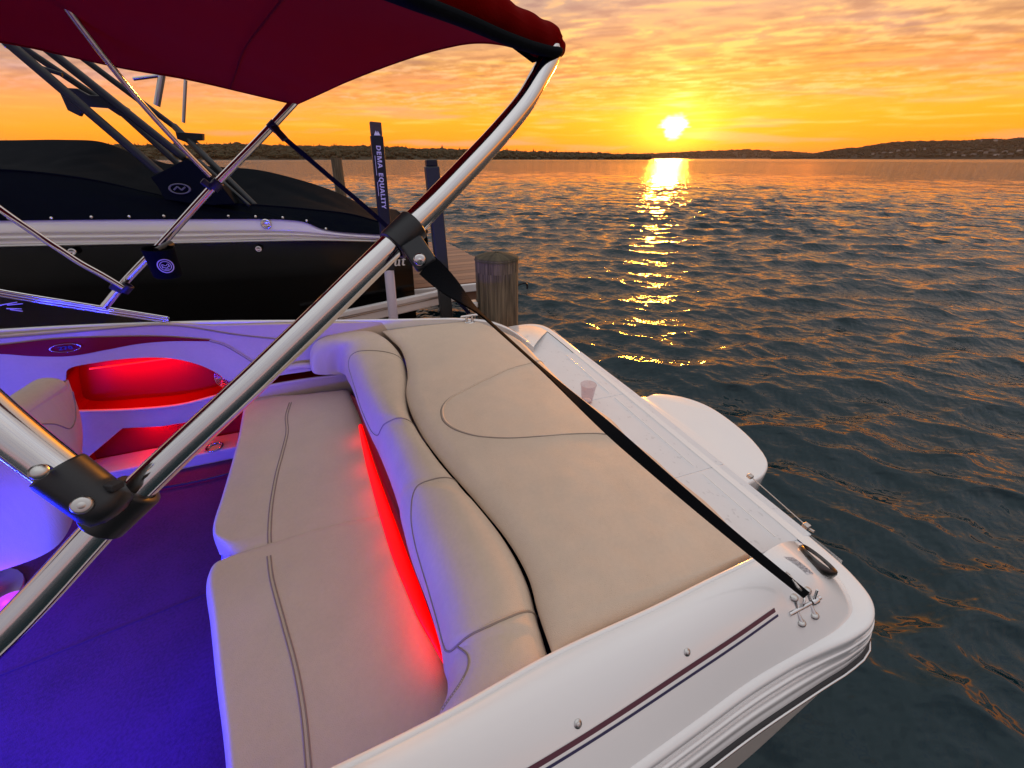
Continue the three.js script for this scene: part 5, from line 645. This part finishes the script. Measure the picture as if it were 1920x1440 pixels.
/* ------------------------------------------------------------------ pilings, posts and dock */
{
  const trunk = (base, top, r0, r1, seed) => { const ax = v3(top).sub(v3(base)); return grid((u, v) => { const a = u * 6.28318, p = v3(base).addScaledVector(ax, v), r = lerp(r0, r1, v) * (1 + 0.03 * noise(Math.cos(a) * 2 + seed, Math.sin(a) * 2 + v * 1.2) + 0.012 * noise(Math.cos(a) * 14 + seed, Math.sin(a) * 14)); return new THREE.Vector3(p.x + r * Math.cos(a), p.y, p.z + r * Math.sin(a)); }, 64, 40, [r0 * 6.28 * 1.6, ax.length() * 0.8]); };
  const pt = [0.9866,1.3975,-2.9], pb = [pt[0] - 0.0, -1.2, pt[2]];
  const p1 = thing('mooring_pile', 'thick weathered wooden mooring pile just behind the far gunwale', 'pile', [pt[0], 0, pt[2]]);
  part('timber', trunk(pb, [pt[0], pt[1], pt[2]], 0.172, 0.166, 3), M.pile, p1);
  part('pile_cap', grid((u, v) => { const a = u * 6.28318, r = 0.172 * v * (1 + 0.02 * noise(Math.cos(a) * 2, Math.sin(a) * 2)); return new THREE.Vector3(pt[0] + r * Math.cos(a), pt[1] + 0.035 * (1 - v * v) + 0.008 * noise(r * 30, a * 2) * (1 - v) - (v > 0.97 ? 0.014 : 0), pt[2] + r * Math.sin(a)); }, 48, 16, [0.5, 0.2]), mat({ color: [0.5, 0.52, 0.44], map: woodMap, bumpMap: woodBump, bumpScale: 0.006, roughness: 0.95 }), p1, 'greyish worn top of the pile');
  part('mooring_hook', tube(curve([[pt[0] + 0.165, 1.17, pt[2] + 0.02], [pt[0] + 0.23, 1.18, pt[2] + 0.02], [pt[0] + 0.25, 1.165, pt[2] + 0.02], [pt[0] + 0.252, 1.13, pt[2] + 0.02]]), 0.008, 20, 8), M.powder, p1);
  part('pile_bracket', [box(pt[0] - 0.30, pt[0] - 0.17, 1.03, 1.08, pt[2] - 0.03, pt[2] + 0.05, 0.012), rod([pt[0] - 0.25, 1.05, pt[2] + 0.01], [pt[0] - 0.25, 0.8, pt[2] + 0.01], 0.014), rod([pt[0] - 0.20, 1.05, pt[2] + 0.03], [pt[0] - 0.20, 0.7, pt[2] + 0.03], 0.007)], M.steelDull, p1, 'grey metal bracket and chain on the pile');
  // square black guide post with white lettering
  const a = [0.185,0.8573,-3.3], b = [0.272,2.263,-3.3], bot = [a[0] + (a[0] - b[0]) * 0.35, -0.3, -3.3];
  const post = thing('guide_post', 'slim leaning black post with white vertical lettering, its lower part pale', 'post', [a[0], 0, -3.3]);
  const A = v3(a), B = v3(b), ax = B.clone().sub(A), at = (t) => A.clone().addScaledVector(ax, t);
  part('pale_sleeve', rod(at(-0.9), at(0.33), 0.040, 0.038, 24), M.lilac, post, 'pale plastic lower sleeve');
  part('post_shaft', beam(at(0.30), at(0.945), 0.084, 0.08, new THREE.Vector3(0, 0, 1), 0.01), M.powder, post);
  part('post_top', beam(at(0.945), at(1), 0.074, 0.07, new THREE.Vector3(0, 0, 1), 0.006), mat({ color: [0.06, 0.045, 0.03], roughness: 0.7 }), post, 'brownish top end of the post');
  const font = boat.font, t1 = new TextGeometry('DEMA  EQUALITY', { font, size: 0.030, depth: 0.003, curveSegments: 3 }); t1.computeBoundingBox(); const L = t1.boundingBox.max.x, k = ax.length() * 0.285 / L;
  const place = (g, along, across, z) => { const m = new THREE.Matrix4().makeBasis(ax.clone().normalize().negate(), new THREE.Vector3().crossVectors(new THREE.Vector3(0, 0, 1), ax.clone().normalize().negate()), new THREE.Vector3(0, 0, 1)); m.setPosition(at(along).add(new THREE.Vector3(across, 0, z))); return g.applyMatrix4(m); };
  t1.translate(0, -0.018, 0).scale(k, 1, 1); part('lettering', place(t1, 0.905, 0.006, 0.041), M.lilac, post, 'white lettering reading down the post');
  part('lettering_line', [place(new THREE.BoxGeometry(0.12, 0.003, 0.002).translate(0.06, 0, 0), 0.86, -0.026, 0.042), place(new THREE.BoxGeometry(0.09, 0.003, 0.002).translate(0.045, 0, 0), 0.745, -0.026, 0.042)], M.lilac, post);
  const lg = new THREE.Shape([new THREE.Vector2(-0.02, -0.014), new THREE.Vector2(-0.005, 0.014), new THREE.Vector2(0.004, -0.002), new THREE.Vector2(0.008, 0.012), new THREE.Vector2(0.022, -0.014)]); part('logo_mark', new THREE.ExtrudeGeometry(lg, { depth: 0.002, bevelEnabled: false }).translate(at(0.955).x, at(0.955).y, -3.3 + 0.040), M.white, post);
  // second post
  const c = [0.6219,0.8334,-3.2], d = [0.609,2.0434,-3.2], p2 = thing('guide_post', 'plain dark blue-grey square post between the lettered post and the pile', 'post', [c[0], 0, -3.2]);
  part('post_shaft', beam([c[0] + (c[0] - d[0]) * 0.6, c[1] - 0.9, -3.2], [lerp(c[0], d[0], 0.965), lerp(c[1], d[1], 0.965), -3.2], 0.098, 0.09, new THREE.Vector3(0, 0, 1), 0.01), mat({ color: [0.016, 0.022, 0.027], roughness: 0.6 }), p2);
  part('post_cap', beam([lerp(c[0], d[0], 0.965), lerp(c[1], d[1], 0.965), -3.2], [d[0], d[1], -3.2], 0.08, 0.075, new THREE.Vector3(0, 0, 1), 0.008), M.powder, p2);
  const e = [-0.2265,0.9176,-9], f = [-0.0551,2.0586,-9], p3 = thing('mooring_pile', 'thin distant wooden pile beyond the covered boat', 'pile', [e[0], 0, -9]);
  part('timber', trunk([e[0], -0.8, -9], [f[0], f[1], -9], 0.10, 0.095, 8), M.pile, p3);
  // timber dock between the pile and the covered boat
  const dock = thing('timber_dock', 'low reddish brown plank dock behind the mooring pile', 'dock', [1, 0, -5.6]);
  const q = rng(4), y = 0.8; let z = -4.4, i = 0;
  while (z > -6.95) { const w = 0.13 + 0.015 * q(), xr = lerp(1.36, 1.62, clamp((-4.4 - z) / 1.0)) - 0.16 * clamp((-5.3 - z) / 1.6); const g = new RoundedBoxGeometry(xr + 0.6 + 0.02 * q(), 0.04, w, 2, 0.005).translate((xr - 0.6) / 2, y - 0.02 + 0.004 * q(), z - w / 2); { const u = g.attributes.uv, p = g.attributes.position; for (let k2 = 0; k2 < u.count; k2++) u.setXY(k2, p.getZ(k2) * 2 + i * 0.37, p.getX(k2) * 0.5); } part('plank', g, M.planks[i++ % 4], dock); z -= w + 0.008; }
  part('dock_beam', [box(-0.6, 1.36, 0.58, 0.755, -4.5, -4.42), box(-0.6, 1.4, 0.58, 0.755, -6.9, -6.8)], M.planks[3], dock); part('edge_strip', box(-0.6, 1.42, 0.70, 0.79, -4.39, -4.35, 0.01), M.white, dock, 'white edge strip of the dock');
  part('dock_leg', [rod([0.2, -1, -4.6], [0.2, 0.75, -4.6], 0.09), rod([1.25, -1, -6.6], [1.25, 0.75, -6.6], 0.09)], M.pile, dock);
}

// evening haze over the lake
scene.fog = new THREE.FogExp2(new THREE.Color().setRGB(0.9, 0.56, 0.3), 0.00006);
renderer.render(scene, camera);
